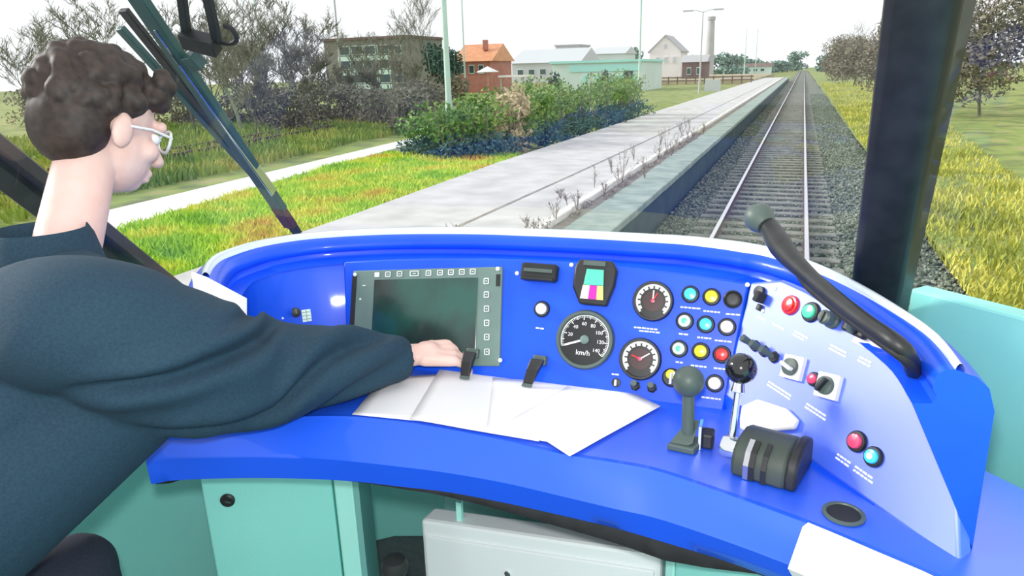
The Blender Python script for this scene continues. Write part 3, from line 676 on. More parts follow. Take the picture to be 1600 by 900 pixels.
# ledge between panel top and hood
inner = resample(IN[24:66], 30)
ptop = resample([q+NM*-.004 for q in topM], 30)
MB().loft([[a, a.lerp(b, .5)+V((0, 0, -.004)), b] for a, b in zip(ptop, inner)], cap=False, closed=False).build('ledge', 'blue', desk, smooth=30)
wtop = resample([P1, onW(1222, 437), onW(1262, 455), onW(1300, 478), onW(1370, 522), onW(1440, 572)], 16)
inn2 = resample(IN[65:84], 16)
MB().loft([[a-V((0, 0, .004)), b] for a, b in zip(wtop, inn2)], cap=False, closed=False).build('ledge', 'blue', desk, smooth=30)
# left panel curving round behind the driver's arm
pl_t = IN[0:26]; pl_t[-1] = IN[25]
pl_t = resample(pl_t, 24)
pl_b = resample([V((-1.13, 1.00, ZW-.01)), V((-1.08, 1.14, ZW-.01)), V((-.98, 1.24, ZW-.01)), onM(545, 572)-NM*.055-EY*.02], 24)
MB().loft([[a, a.lerp(b, .08)+V((0, -.004, 0)), a.lerp(b, .5), b] for a, b in zip(pl_t, pl_b)], cap=False, closed=False).build('side_panel', 'blue', desk, smooth=35)
def onL(px, py):
    p0 = pl_b[16]; n0 = (pl_b[20]-pl_b[12]).cross(pl_t[16]-pl_b[16]).normalized(); n0 = n0 if n0.y < 0 else -n0
    return onp(px, py, p0, n0), n0
# wing riser skirt under wing outer edge
MB().prism([onW(1365, 790), onW(1250, 709), P2, P2-V((0, 0, .03)), onW(1250, 709)-V((0, 0, .03)), onW(1365, 790)-V((0, 0, .03))], V((.01, .012, 0))).build('wing_riser', 'blue', desk)
# screws
def screw(p, n, r=.0045): return MB().lathe([(r, 0), (r, .0015), (r*.6, .0028), (.0002, .003)], p, n, 10)
for q in [(558, 430), (780, 421), (784, 563), (808, 427), (893, 414), (1168, 445)]:
    screw(onM(*q)+NM*.0085 if q[0] < 790 else onM(*q), NM).build('screw', 'white_mark', desk)
for q in [(1211, 451), (1192, 486)]: screw(onW(*q), NWg, .004).build('screw', 'white_mark', desk)
# engraved inscriptions (too small to read: rows of short white strokes)
def inscription(q, wpx, P, n, ex, ey, rows=1, seed=0):
    rnd = random.Random(seed); mb = MB(); dist = (P-CAMP).length; w = wpx/FPX*dist; M = Matrix((ex, ey, n)).transposed()
    for r in range(rows):
        x = -w/2
        while x < w/2:
            l = rnd.uniform(.004, .009); mb.box(P+ex*(x+l/2)-ey*(r*.006)+n*.0004, (l, .003, .0006), M); x += l+.0015
    mb.build('inscription', 'white_mark', desk)
for i, (x, y, w) in enumerate([(843, 513, 12), (1008, 513, 34), (1012, 518, 26), (1078, 481, 28), (1112, 487, 24), (1142, 491, 14), (1066, 522, 10), (1100, 528, 20), (1130, 533, 24), (1060, 566, 8), (1090, 572, 20), (1125, 576, 18), (1110, 622, 26), (962, 585, 12)]):
    inscription((x, y), w, onM(x, y), NM, EX, EY, 1, i)
for i, (x, y, w) in enumerate([(1188, 497, 14), (1214, 509, 18), (1250, 522, 22), (1308, 544, 24), (1352, 562, 20), (1218, 607, 46), (1275, 640, 36), (1318, 716, 22), (1350, 738, 30)]):
    inscription((x, y), w, onW(x, y), NWg, EXW, EYW, 2 if w > 18 else 1, 50+i)

# ------------------------------------------------------------------ push buttons
def button(q, capm, label, plane='M', r=.0155, bezel='black', centre=None, cat='push button', group=None, flat=False):
    P, n, ex, ey = (onM(*q), NM, EX, EY) if plane == 'M' else (onW(*q), NWg, EXW, EYW)
    t = thing('push_button', label, cat, M=frame(P, ex, ey, n), group=group)
    MB().lathe([(r*.2, 0), (r*1.12, 0), (r*1.12, .003), (r*1.0, .006), (r*.80, .0065), (r*.78, .004), (r*.2, .004)], n=24).build('bezel', bezel, t, smooth=35)
    c = MB().lathe([(r*.78, .003), (r*.78, .008), (r*.70, .0105), (r*.3, .0115), (.0002, .0117)], n=24).build('cap', capm, t, smooth=35)
    if centre: MB().lathe([(r*.36, .011), (r*.36, .0125), (.0002, .0128)], n=16).build('lens', centre, c, smooth=35)
    return t
gb = 'indicator buttons on the instrument panel'
for q, m, lb, c in [((1079, 460), 'glass_cyan', 'cyan button in the top row left of the yellow one', None), ((1112, 464), 'glass_yellow', 'yellow button in the top row between cyan button and black socket', None),
      ((1070, 502), 'glass_mint', 'white button with mint centre directly below the top cyan button', 'glass_green'), ((1103, 507), 'glass_cyan', 'cyan button in the middle of the second row', None), ((1136, 511), 'glass_white', 'plain white button at the right end of the second row', None),
      ((1061, 545), 'glass_mint', 'white button with mint centre beside the lower small gauge', 'glass_green'), ((1095, 549), 'glass_yellow', 'yellow button in the third row beside the red one', None), ((1128, 554), 'glass_red', 'red button in the third row beside the black ball knob', None),
      ((1117, 599), 'glass_white', 'white button in the bottom row between the two ball levers', None), ((847, 483), 'glass_white', 'lone white button left of the speedometer', None)]:
    button(q, m, lb, centre=c, group=gb)
button((1236, 477), 'glass_red', 'dark red button at the top of the side wing', 'W', .016, 'glass_red', group='buttons on the side wing')
button((1268, 488), 'glass_green', 'green button right of the dark red one on the side wing', 'W', .016, group='buttons on the side wing')
button((1340, 690), 'glass_pink', 'pink red button low on the side wing', 'W', .015, group='buttons on the side wing')
button((1366, 714), 'glass_cyan', 'pale cyan button right of the low pink red one', 'W', .014, group='buttons on the side wing', centre='glass_white')
button((1273, 593), 'glass_pink', 'small pink button between the two white switch plates', 'W', .011, group='buttons on the side wing')
# black socket, key switch with yellow flag
P = onM(1145, 468); t = thing('round_socket', 'open black round socket at the right end of the top button row', 'socket', M=frame(P, EX, EY, NM))
MB().lathe([(.004, .002), (.0175, .001), (.0175, .005), (.0145, .007), (.0125, .004), (.0125, -.012), (.001, -.012)], n=24).build('rim', 'black', t, smooth=40); MB().lathe([(.0118, .0005), (.0118, .0015), (.0002, .0018)], n=20).build('insert', 'rubber', t)
P = onM(1050, 590); t = thing('key_switch', 'key switch with yellow flag half behind the grey ball lever', 'key switch', M=frame(P, EX, EY, NM))
MB().lathe([(.002, 0), (.0185, 0), (.0185, .008), (.015, .011), (.002, .011)], n=24).build('collar', 'black', t, smooth=35)
MB().box((0, -.002, .018), (.006, .022, .016)).build('key', 'chrome', t, bevel=.001); MB().lathe([(.009, .008), (.009, .016), (.0002, .017)], (-.001, .006, .004), n=18).build('flag', 'glass_yellow', t, smooth=35)
for i, (q, lb) in enumerate([((993, 603), 'small black toggle under the lower gauge, the left of two'), ((1019, 606), 'small black toggle under the lower gauge, the right of two')]):
    P = onM(*q); t = thing('toggle_switch', lb, 'toggle switch', M=frame(P, EX, EY, NM), group='toggles under the lower gauge')
    MB().lathe([(.001, 0), (.010, 0), (.010, .005), (.006, .008), (.001, .008)], n=6).build('nut', 'black', t); MB().tube([(0, 0, .005), (0, .004, .018), (0, .006, .028)], [.0045, .005, .006], 10).build('lever', 'greygreen', t, smooth=40)
P = onM(963, 598); t = thing('small_switch', 'tiny white tipped switch at the upper edge of the right paper', 'switch', M=frame(P, EX, EY, NM))
MB().lathe([(.001, 0), (.009, 0), (.009, .004), (.001, .005)], n=16).build('collar', 'black', t); MB().box((0, 0, .008), (.004, .012, .010)).build('lever', 'white_mark', t, bevel=.001)

# ------------------------------------------------------------------ gauges
def gauge(q, r, name, label, face, marks, needle_deg, kind):
    P = onM(*q); t = thing(name, label, 'gauge', M=frame(P, EX, EY, NM))
    MB().lathe([(r*.5, -.004), (r*1.06, -.004), (r*1.08, .006), (r*1.02, .014), (r*.93, .014), (r*.90, .006), (r*.5, .006)], n=48).build('bezel', 'black' if kind != 'speed' else 'greygreen', t, smooth=35)
    d = MB().lathe([(.001, .002), (r*.92, .002), (r*.92, .0065), (.0002, .0068)], n=48).build('dial', face, t)
    if kind == 'speed':
        mb = MB()
        for i in range(57):
            a = R_(200-i*(238/56)); L = .15 if i % 8 == 0 else (.10 if i % 4 == 0 else .07); c, s_ = math.cos(a), math.sin(a)
            M = Matrix.Rotation(a, 3, 'Z'); mb.box((c*r*(.86-L/2), s_*r*(.86-L/2), .0072), (r*L, r*(.035 if i % 4 == 0 else .02), .0008), M)
        ar = [[V((math.cos(a)*k, math.sin(a)*k, .0070)) for k in (r*.86, r*.89)] for a in [R_(200-i*238/40) for i in range(41)]]
        mb.loft(ar, cap=False, closed=False); mb.build('scale', 'white_mark', d)
        for i in range(1, 8):
            a = R_(200-i*34); text_mb(str(20*i), r*.185, Matrix.Translation((math.cos(a)*r*.57, math.sin(a)*r*.57, .0072))).build('numeral', 'white_mark', d)
        text_mb('km/h', r*.26, Matrix.Translation((-r*.02, -r*.48, .0072))).build('lettering', 'white_mark', d)
        a = R_(needle_deg); M = Matrix.Rotation(a, 3, 'Z')
        MB().box((math.cos(a)*r*.40, math.sin(a)*r*.40, .0095), (r*.72, r*.07, .0012), M).build('needle', 'white_mark', t)
        MB().lathe([(r*.16, .007), (r*.16, .011), (r*.10, .013), (.0002, .0132)], n=20).build('hub', 'bezelgrey', t, smooth=35)
    else:
        mb = MB()
        ar = [[V((math.cos(a)*k, math.sin(a)*k, .0072)) for k in (r*.66, r*.90)] for a in [R_(225-i*270/40) for i in range(41)]]
        mb.loft(ar, cap=False, closed=False).build('scale_band', 'dial_white', d)
        mb = MB()
        for i in range(13):
            a = R_(222-i*(264/12)); M = Matrix.Rotation(a, 3, 'Z'); mb.box((math.cos(a)*r*.72, math.sin(a)*r*.72, .0079), (r*.15, r*.075, .0008), M)
        mb.build('scale', 'black', d)
        MB().lathe([(r*.55, .0068), (r*.55, .0074), (.0002, .0076)], n=30).build('centre_disc', 'dial_brown', d)
        for j, (nd, nm, L) in enumerate([(needle_deg, 'glass_white', .62), (needle_deg-26 if kind == 'a' else 160, 'glass_red', .5)]):
            a = R_(nd); M = Matrix.Rotation(a, 3, 'Z'); MB().box((math.cos(a)*r*L*.42, math.sin(a)*r*L*.42, .009+j*.001), (r*L, r*.065, .001), M).build('needle', nm, t)
        MB().lathe([(r*.10, .007), (r*.10, .0115), (.0002, .012)], n=14).build('hub', 'glass_pink', t, smooth=35)
    return t
ds = lambda q: (onM(*q)-CAMP).length/FPX
gauge((915, 531), 43*ds((915, 531)), 'speedometer', 'large round black speedometer reading in km/h', 'dial', 8, 200, 'speed')
gauge((1021, 471), 29*ds((1021, 471)), 'pressure_gauge', 'small upper pressure gauge right of the radio display', 'dial', 8, 90, 'a')
gauge((1001, 561), 30*ds((1001, 561)), 'pressure_gauge', 'small lower pressure gauge right of the speedometer', 'dial', 8, 35, 'b')

# ------------------------------------------------------------------ touch display
c0, c1, c2, c3 = onM(552, 424), onM(784, 417), onM(785, 568), onM(548, 572)
Od = (c0+c1+c2+c3)/4; DW = ((c1-c0).length+(c2-c3).length)/2; DH = ((c3-c0).length+(c2-c1).length)/2
DEX = (Matrix.Rotation(R_(5.5), 3, NM) @ EX); DEY = NM.cross(DEX)
t = thing('display_unit', 'dark green display unit with rows of white outlined soft keys', 'display', M=frame(Od, DEX, DEY, NM))
def dl(px, py):
    v = onM(px, py)-Od; return v.dot(DEX), v.dot(DEY)
MB().box((0, 0, .002), (DW, DH, .012)).build('housing', 'bezelgrey', t, bevel=.003)
s0 = dl(588, 438); s1 = dl(745, 556)
MB().box(((s0[0]+s1[0])/2, (s0[1]+s1[1])/2, .0062), (s1[0]-s0[0], s0[1]-s1[1], .006)).build('screen', 'screen', t, bevel=.0008)
lft = dl(560, 500); MB().box((-DW/2+.006, 0, .0065), (.012, DH*.9, .005)).build('side_strip', 'rubber', t)
MB().box((DW/2-.008, DH*.36, .0065), (.010, DH*.12, .005)).build('latch', 'rubber', t)
def soft_key(px, py, w, h, fill=False):
    x, y = dl(px, py); mb = MB(); z = .0086
    if fill: mb.box((x, y, z), (w, h, .0012))
    else:
        k = .0016
        for dx, dy, a, b in ((0, h/2, w, k), (0, -h/2, w, k), (w/2, 0, k, h), (-w/2, 0, k, h)): mb.box((x+dx, y+dy, z), (a, b, .0012))
        mb.box((x, y, z), (w*.35, k, .001))
    mb.build('soft_key', 'white_mark', t)
for i, x in enumerate([592, 609, 627, 650, 672, 690, 707, 724, 741]): soft_key(x, 430-i*.6, .020 if i == 3 else .0115, .0105, i == 0)
for i, y in enumerate([440, 461, 483, 505, 527, 550]): soft_key(762+i*.2, y, .010, .0115)
soft_key(572, 447, .008, .002, True); soft_key(566, 468, .004, .004, True)

# radio display
P = onM(931, 443); t = thing('radio_display', 'black radio handset with a coloured screen above the speedometer', 'radio', M=frame(P, EX, EY, NM))
MB().prism([(-.036, .046, 0), (.034, .046, 0), (.044, .028, 0), (.042, -.004, 0), (.030, -.046, 0), (-.026, -.046, 0), (-.044, -.012, 0), (-.044, .03, 0)], (0, 0, .018)).build('body', 'black', t, bevel=.004, smooth=30)
MB().box((-.002, .038, .02), (.046, .010, .006)).build('speaker_slot', 'greygreen', t, bevel=.001)
MB().prism([(-.020, .028, .018), (.020, .028, .018), (.026, -.038, .018), (-.028, -.038, .018)], (0, 0, .002)).build('screen_frame', 'black_gloss', t)
MB().prism([(-.017, .026, .0201), (.018, .026, .0201), (.0205, -.006, .0201), (-.0205, -.006, .0201)], (0, 0, .0008)).build('screen_field', 'lcd_green', t)
for (a, b, m) in ((-.024, -.008, 'lcd_cream'), (-.008, .009, 'lcd_magenta'), (.009, .0225, 'lcd_yellow')):
    MB().prism([(a*.9, -.007, .0201), (b*.9, -.007, .0201), (b*1.03, -.035, .0201), (a*1.03, -.035, .0201)], (0, 0, .0008)).build('screen_field', m, t)
# card reader slot
P = onM(846, 427); t = thing('card_reader', 'black card reader slot at the top of the panel', 'card reader', M=frame(P, EX, EY, NM))
MB().box((0, 0, .012), (.078, .036, .026)).build('body', 'rubber', t, bevel=.006, seg=3); MB().box((0, .002, .026), (.062, .008, .004)).build('slot', 'greygreen', t, bevel=.001)
MB().box((0, -.016, .018), (.07, .006, .03)).build('lip', 'black', t, bevel=.002)

# ------------------------------------------------------------------ side wing controls
def rotary(q, ang, label, r=.0205):
    P = onW(*q); M = frame(P, EXW, EYW, NWg) @ Matrix.Rotation(R_(14), 4, 'Z')
    t = thing('rotary_switch', label, 'rotary switch', M=M, group='rotary switches on the side wing')
    MB().box((0, 0, .004), (r*2, r*2, .012)).build('plate', 'pad', t, bevel=.002); k = MB().lathe([(r*.3, .010), (r*.74, .010), (r*.72, .016), (r*.2, .018)], n=24).build('knob', 'greygreen', t, smooth=35)
    MB().box((0, 0, .022), (r*1.25, r*.32, .010), Matrix.Rotation(R_(ang), 3, 'Z')).build('grip', 'pad' if ang < 0 else 'black', k, bevel=.002)
rotary((1242, 575), -20, 'rotary switch on a white plate with pale grip, the left of two'); rotary((1297, 604), 60, 'rotary switch on a white plate with dark grip, the right of two')
P = onW(1192, 462); t = thing('key_lock', 'black key lock at the upper corner of the side wing', 'key lock', M=frame(P, EXW, EYW, NWg))
MB().lathe([(.001, 0), (.011, 0), (.011, .008), (.001, .009)], (-.008, .004, 0), n=18).build('collar', 'black', t, smooth=35); MB().box((.006, -.004, .012), (.012, .020, .022)).build('key', 'rubber', t, bevel=.003); MB().box((.008, -.022, .004), (.010, .012, .008)).build('tab', 'black', t, bevel=.002)
t = thing('toggle_cluster', 'cluster of three dark toggles left of the white switch plates', 'toggle switches', M=frame(onW(1195, 549), EXW, EYW, NWg))
for i, dx in enumerate((-.024, .0, .026)):
    b = MB().lathe([(.001, 0), (.011, 0), (.010, .006), (.001, .007)], (dx, 0, 0), n=6).build('nut', 'black', t); MB().tube([(dx, 0, .004), (dx-.005, .003, .016), (dx-.010, .006, .030)], [.005, .006, .0075], 10).build('lever', 'greygreen', b, smooth=40)
P = onW(1302, 500); t = thing('selector_knob', 'blurred dark brown selector knob below the microphone arm', 'knob', M=frame(P, EXW, EYW, NWg))
MB().lathe([(.001, 0), (.015, 0), (.015, .006), (.012, .009), (.012, .024), (.009, .027), (.0002, .027)], n=20).build('body', 'greygreen', t, smooth=35); MB().box((0, 0, .028), (.004, .018, .004)).build('pointer', 'black', t)
P = onW(1345, 514); t = thing('rocker_switch', 'dark rocker switch with pale lever at the wing edge', 'switch', M=frame(P, EXW, EYW, NWg))
MB().box((0, 0, .008), (.045, .026, .018)).build('body', 'black', t, bevel=.004); MB().box((0, 0, .022), (.012, .022, .014), Matrix.Rotation(.5, 3, 'X')).build('lever', 'greygreen', t, bevel=.003)
P = onW(1362, 537); tag(MB().box((0, 0, .003), (.06, .022, .006)).build('label_plate', 'pad', bevel=.002), 'small white label plate at the wing edge under the rocker switch', 'plate').matrix_world = frame(P, EXW, EYW, NWg)

# ------------------------------------------------------------------ levers on the worktop
b = onz(1072, 698, ZW); t = thing('control_lever', 'grey ball lever on an angled base, left of the two levers', 'lever', b); t['_w'] = (0, 0, 0)
top = onz(1076, 597, ZW+.115)-b; mid = onz(1074, 672, ZW+.03)-b
# place ball on the ray at a sensible height above the base
MB().prism([(-.030, -.022, 0), (.016, -.026, 0), (.030, .020, 0), (-.006, .026, 0)], (0, 0, .012)).build('base', 'greygreen', t, bevel=.003)
MB().prism([(-.028, -.018, .012), (.004, -.02, .012), (.010, .016, .04), (-.004, .018, .04)], (.010, .004, .004)).build('bracket', 'greygreen', t, bevel=.003)
def ball_on(px, py, base, hgt):
    return onz(px, py, base.z+hgt)-base
tp = ball_on(1076, 596, b, .115)
MB().tube([(.002, .004, .012), V((.002, .004, .012)).lerp(tp, .5), tp], [.0115, .0105, .0095], 16).build('shaft', 'greygreen', t, smooth=40)
MB().ell(tp, .0265, nu=24, nv=16).build('ball', 'greygreen', t, smooth=60)
MB().box((.022, .010, .022), (.006, .03, .044)).build('stop_plate', 'chrome', t, bevel=.001)
MB().box((.034, .016, .014), (.02, .03, .028)).build('notch_block', 'black', t, bevel=.004)
b = onz(1190, 738, ZW); t = thing('brake_controller', 'black brake controller housing with chrome rod and shiny black ball', 'lever', b); t['_w'] = (0, 0, 0)
wx = V((math.cos(.28), -math.sin(.28)*0+math.sin(-.25), 0)).normalized(); wy = V((-wx.y, wx.x, 0))
def L(x, y, z): return wx*x+wy*y+V((0, 0, z))
prf = [(-.035, 0), (-.037, .03), (-.028, .055), (-.008, .070), (.03, .073), (.058, .062), (.062, .02), (.062, 0)]
prf = [(y, z*.80) for y, z in prf]
MB().loft([[L(x, y, z) for y, z in prf] for x in (-.040, .044)]).build('housing', 'housing', t, bevel=.006, smooth=40)
MB().loft([[L(x, y*1.02+.002, z*1.03+.001) for y, z in prf] for x in (.042, .060)]).build('end_cover', 'black', t, bevel=.005, smooth=40)
for x, m in ((-.006, 'black'), (-.015, 'steel'), (.012, 'black')):
    MB().loft([[L(xx, y*1.03-.001, z*1.02+.0015) for y, z in prf[:4]]+[L(xx, -.008, .05), L(xx, -.02, .01)] for xx in (x-.004, x+.004)]).build('gate_slot', m, t)
rb = L(-.052, -.002, .03); tp = onz(1158, 576, ZW+.150)-b
MB().lathe([(.001, -.012), (.017, -.012), (.019, 0), (.017, .012), (.001, .012)], rb, wx, 18).build('pivot', 'chrome', t, smooth=35)
MB().tube([rb, rb.lerp(tp, .5), tp], [.0058, .0055, .0055], 12).build('rod', 'chrome', t, smooth=40)
MB().ell(tp, .0255, nu=24, nv=16).build('ball', 'black_gloss', t, smooth=60)
MB().lathe([(.006, 0), (.012, .002), (.009, .016), (.006, .018)], tp-(tp-rb).normalized()*.04, (tp-rb), 14).build('collar', 'chrome', t, smooth=40)
# pale pad behind controller
pts = [(1163, 655), (1166, 636), (1190, 625), (1235, 640), (1252, 657), (1246, 672), (1205, 676), (1163, 675)]
nb = [onW(x, y)+NWg*.014 for x, y in pts]; tag(MB().prism(nb, -NWg*.0135).build('desk_pad', 'pad', bevel=.004, off=(sum(nb, V())/8)-NWg*.0135, smooth=30), 'cream white pad on the foot of the side wing behind the brake controller', 'pad')
# cup recess, white corner pad
P = onz(1318, 804, ZW+.0005); t = thing('recessed_grommet', 'dark oval grommet in the worktop at the lower right', 'grommet', P); t['_w'] = (0, 0, 0)
MB().lathe([(.012, .0005), (.029, .0005), (.029, .003), (.024, .004), (.022, .001), (.012, .001)], n=28).build('ring', 'greygreen', t, smooth=35); MB().lathe([(.023, .0008), (.023, .002), (.0002, .0022)], n=24).build('cover', 'rubber', t)
i0, i1 = 50, 59
pc = [onz(*q, ZW+.004) for q in [(1262, 822), (1310, 842), (1365, 866), (1440, 898), (1520, 936)]]
fr = [onz(*q, ZW-.050) for q in [(1238, 884), (1285, 904), (1340, 930), (1418, 962), (1500, 1000)]]
rings = []
for a, b_ in zip(pc, fr):
    o_ = (b_-a); o_.z = 0; o_.normalize(); rings.append([a-o_*.01-V((0, 0, .003)), a+V((0, 0, .006)), a+o_*.012+V((0, 0, .004)), lerpv(a, b_, .5)+o_*.012, b_+o_*.010, b_-V((0, 0, .03))-o_*.01])
tag(MB().loft(rings).build('corner_pad', 'pad', smooth=50, off=V(rings[0][0])), 'white padded cushion over the right front corner of the desk', 'pad')

# ------------------------------------------------------------------ papers, clips
def sheet(pts, z, label, group='papers on the desk', curl=.0):
    ps = [onz(*q, ZW+z) for q in pts]; c = sum(ps, V())/len(ps); nu = 12
    if len(ps) == 4:
        rows = []
        for i in range(nu+1):
            l = ps[0].lerp(ps[3], i/nu); r = ps[1].lerp(ps[2], i/nu); rows.append([l.lerp(r, j/nu)+V((0, 0, curl*((i/nu-.5)**2+(j/nu-.5)**2)+.0008*noise.noise(V((i*.4, j*.4, z*900))))) for j in range(nu+1)])
        mb = MB().loft(rows, cap=False, closed=False)
    o = mb.build('paper_sheet', 'paper', off=c, smooth=60, fix=False); o.modifiers.new('solid', 'SOLIDIFY').thickness = .0006
    return tag(o, label, 'paper', group)
sheet([(598, 592), (770, 577), (800, 672), (550, 648)], .0026, 'white paper sheet under the driver\'s hand, at the left')
sheet([(690, 572), (868, 600), (842, 690), (640, 655)], .0046, 'white paper sheet in the middle, between the two black clips')
sheet([(924, 582), (1032, 635), (890, 713), (800, 655)], .0066, 'white paper sheet at the right with its corner over the desk edge')
sheet([(770, 590), (925, 602), (905, 700), (760, 672)], .0056, 'white paper sheet half under the right one')
for q0, q1, lb in [((742, 552), (727, 588), 'black tapered paper clip left, below the display'), ((846, 563), (825, 600), 'black tapered paper clip right, below the lone white button')]:
    a = onz(*q1, ZW+.012); hd = onM(*q0)+NM*.02; c = (a+hd)/2; t = thing('paper_clip_holder', lb, 'clip', V((c.x, c.y, ZW)), group='black paper clips')
    side = EX; d = (hd-a)
    w0, w1 = .010, .014; up = side.cross(d).normalized(); up = up if up.z > 0 else -up
    MB().loft([[a-side*w0, a+side*w0, a+side*w0+up*.006, a-side*w0+up*.006], [a+d*.55-side*.012, a+d*.55+side*.012, a+d*.55+side*.012+up*.014, a+d*.55-side*.012+up*.014], [hd-side*w1, hd+side*w1, hd+side*w1+up*.012, hd-side*w1+up*.012]]).build('arm', 'black', t, bevel=.002)
    MB().loft([[a-d*.12-side*w0, a-d*.12+side*w0, a+side*w0, a-side*w0], [a-d*.12-side*w0+up*.005, a-d*.12+side*w0+up*.005, a+side*w0+up*.006, a-side*w0+up*.006]]).build('tip', 'greygreen', t)
    MB().box(hd-NM*.012, (.028, .02, .02), Matrix((EX, EY, NM)).transposed()).build('mount', 'greygreen', t, bevel=.003)
# left desk items under the arm
fp = [at_d(*q) for q in [(298, 425, 1.33), (322, 434, 1.34), (384, 467, 1.37), (384, 500, 1.37), (305, 470, 1.33)]]
tag(MB().prism(fp, (.0, .004, 0)).build('timetable_folder', 'paper', off=sum(fp, V())/5, bevel=.001), 'white folder edge standing between the sleeve and the left panel', 'folder')
fp = [onL(*q)[0]+onL(*q)[1]*.012 for q in [(412, 482), (432, 484), (444, 498), (420, 506)]]
tag(MB().prism(fp, onL(430, 490)[1]*-.006).build('note_slip', 'paper', off=sum(fp, V())/4, bevel=.001), 'small white slip peeking over the sleeve', 'slip')
sp, nL = onL(462, 488); eL = V((0, 0, 1)).cross(nL).normalized(); fL = nL.cross(eL); t = thing('side_knob', 'small black knob on the left panel above the sleeve', 'knob', M=frame(sp, eL, fL, nL))
MB().lathe([(.001, 0), (.011, 0), (.011, .004), (.007, .006), (.007, .02), (.010, .024), (.001, .026)], n=16).build('body', 'black', t, smooth=35); MB().box((0, .003, .026), (.003, .012, .003)).build('pointer', 'greygreen', t)
sp, nL = onL(479, 493); t = thing('code_plate', 'pale label plate with a grid beside the small black knob', 'plate', M=frame(sp, eL, fL, nL))
MB().box((0, 0, .001), (.020, .028, .003)).build('plate', 'glass_mint', t)
for k in range(3): MB().box((0, -.008+k*.008, .003), (.018, .001, .001)).build('grid_line', 'greygreen', t)
MB().box((0, 0, .003), (.001, .026, .001)).build('grid_line', 'greygreen', t)

# ------------------------------------------------------------------ gooseneck microphone
hd = at_d(1184, 338, 1.42)
base = onW(1452, 592)
path = catmull([hd+V((.012, -.005, -.004)), at_d(1206, 362, 1.39), at_d(1232, 400, 1.31), at_d(1288, 452, 1.20), at_d(1350, 502, 1.11), at_d(1410, 545, 1.05), base+NWg*.03, base], 40)
t = thing('gooseneck_microphone', 'black gooseneck microphone with grey green round head above the hood', 'microphone', base); t['_w'] = tuple(base)
MB().tube(path, [interp([0, 4, 9, 15, 39], [.013, .018, .021, .013, .011], i) for i in range(40)], 14).build('neck', 'black', t, smooth=50)
ax = (hd-at_d(1206, 362, 1.39)).normalized()
MB().lathe([(.001, -.03), (.018, -.03), (.026, -.016), (.028, -.002), (.026, .008), (.020, .014), (.001, .016)], hd, ax, 24).build('head', 'greygreen', t, smooth=50)
MB().lathe([(.001, .0), (.026, .0), (.024, .012), (.001, .014)], base, NWg, 20).build('base', 'black', t, smooth=40)
cb = catmull([at_d(1240, 412, 1.30), at_d(1262, 446, 1.24), at_d(1310, 486, 1.16), at_d(1360, 522, 1.09), at_d(1412, 560, 1.05), base+NWg*.02], 24)
o = MB().tube(cb, .007, 8).build('cable', 'rubber', t, smooth=50)

# ------------------------------------------------------------------ below the desk
def pl_y(px, py, y): return at_y(px, py, y)
cabY = 1.10
t = thing('desk_cabinet', 'pale teal metal cabinet under the left of the desk, with a round black lock', 'cabinet', (-.85, 1.2, ZF)); t['_w'] = (-.85, 1.2, ZF)
fl, fr_ = V((-1.12, .97, 0)), at_y(522, 790, 1.09); fr_ = V((fr_.x, 1.09, 0))
dirc = (fr_-fl).normalized(); nc = V((dirc.y, -dirc.x, 0))
MB().quad_box(fl+V((0, 0, ZF)), fr_+V((0, 0, ZF)), fr_+V((0, 0, 2.06)), fl+V((0, 0, 2.06)), -nc*.03).build('door', 'teal_paint', t, bevel=.004)
MB().quad_box(fr_+V((0, 0, ZF))+dirc*.004, fr_+dirc*.045+V((0, 0, ZF)), fr_+dirc*.045+V((0, 0, 2.06)), fr_+dirc*.004+V((0, 0, 2.06)), -nc*.025).build('post', 'teal_light', t, bevel=.004)
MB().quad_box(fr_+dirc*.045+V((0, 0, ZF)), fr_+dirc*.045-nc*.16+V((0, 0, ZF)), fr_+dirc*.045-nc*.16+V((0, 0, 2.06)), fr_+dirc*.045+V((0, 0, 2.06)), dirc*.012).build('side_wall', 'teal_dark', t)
lk = onp(356, 781, fl, nc); d = MB().lathe([(.001, 0), (.0155, 0), (.0155, .004), (.012, .007), (.001, .007)], lk, nc, 20).build('lock', 'black', t, smooth=35)
MB().box(lk+nc*.0075, (.02, .003, .003)).build('key_slot', 'greygreen', d, off=V((-.85, 1.2, ZF)))
# recess back wall
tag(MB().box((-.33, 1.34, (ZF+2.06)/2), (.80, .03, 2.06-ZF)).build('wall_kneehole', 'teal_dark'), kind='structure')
# white equipment box
bx0, bx1 = at_y(657, 812, 1.16), at_y(1034, 868, 1.10)
t = thing('equipment_box', 'white metal equipment box with a raised door under the middle of the desk', 'box', (-.4, 1.2, ZF)); t['_w'] = (0, 0, 0)
a, b_ = V((bx0.x+.4, -.04, 0)), V((bx1.x+.4, -.10, 0)); zt0, zt1 = bx0.z-ZF, bx1.z-ZF; zt = (zt0+zt1)/2
dd = (b_-a).normalized(); nn = V((dd.y, -dd.x, 0))
MB().quad_box(a, b_, b_+V((0, 0, zt1)), a+V((0, 0, zt0)), -nn*.055).build('body', 'white_metal', t, bevel=.008)
MB().quad_box(a+dd*.012+V((0, 0, .05))+nn*.006, b_-dd*.012+V((0, 0, .05))+nn*.006, b_-dd*.012+V((0, 0, zt1-.035))+nn*.006, a+dd*.012+V((0, 0, zt0-.035))+nn*.006, -nn*.008).build('door', 'white_metal', t, bevel=.003)
lk = onp(796, 893, a+V((-.4, 1.2, ZF)), nn)-V((-.4, 1.2, ZF)); MB().lathe([(.001, .004), (.007, .004), (.007, .010), (.001, .011)], lk, nn, 12).build('lock', 'chrome', t)
pt = at_y(715, 800, 1.16); MB().box((pt.x+.4, -.03, pt.z-ZF-.005), (.012, .01, .05)).build('hinge_tab', 'teal_light', t)
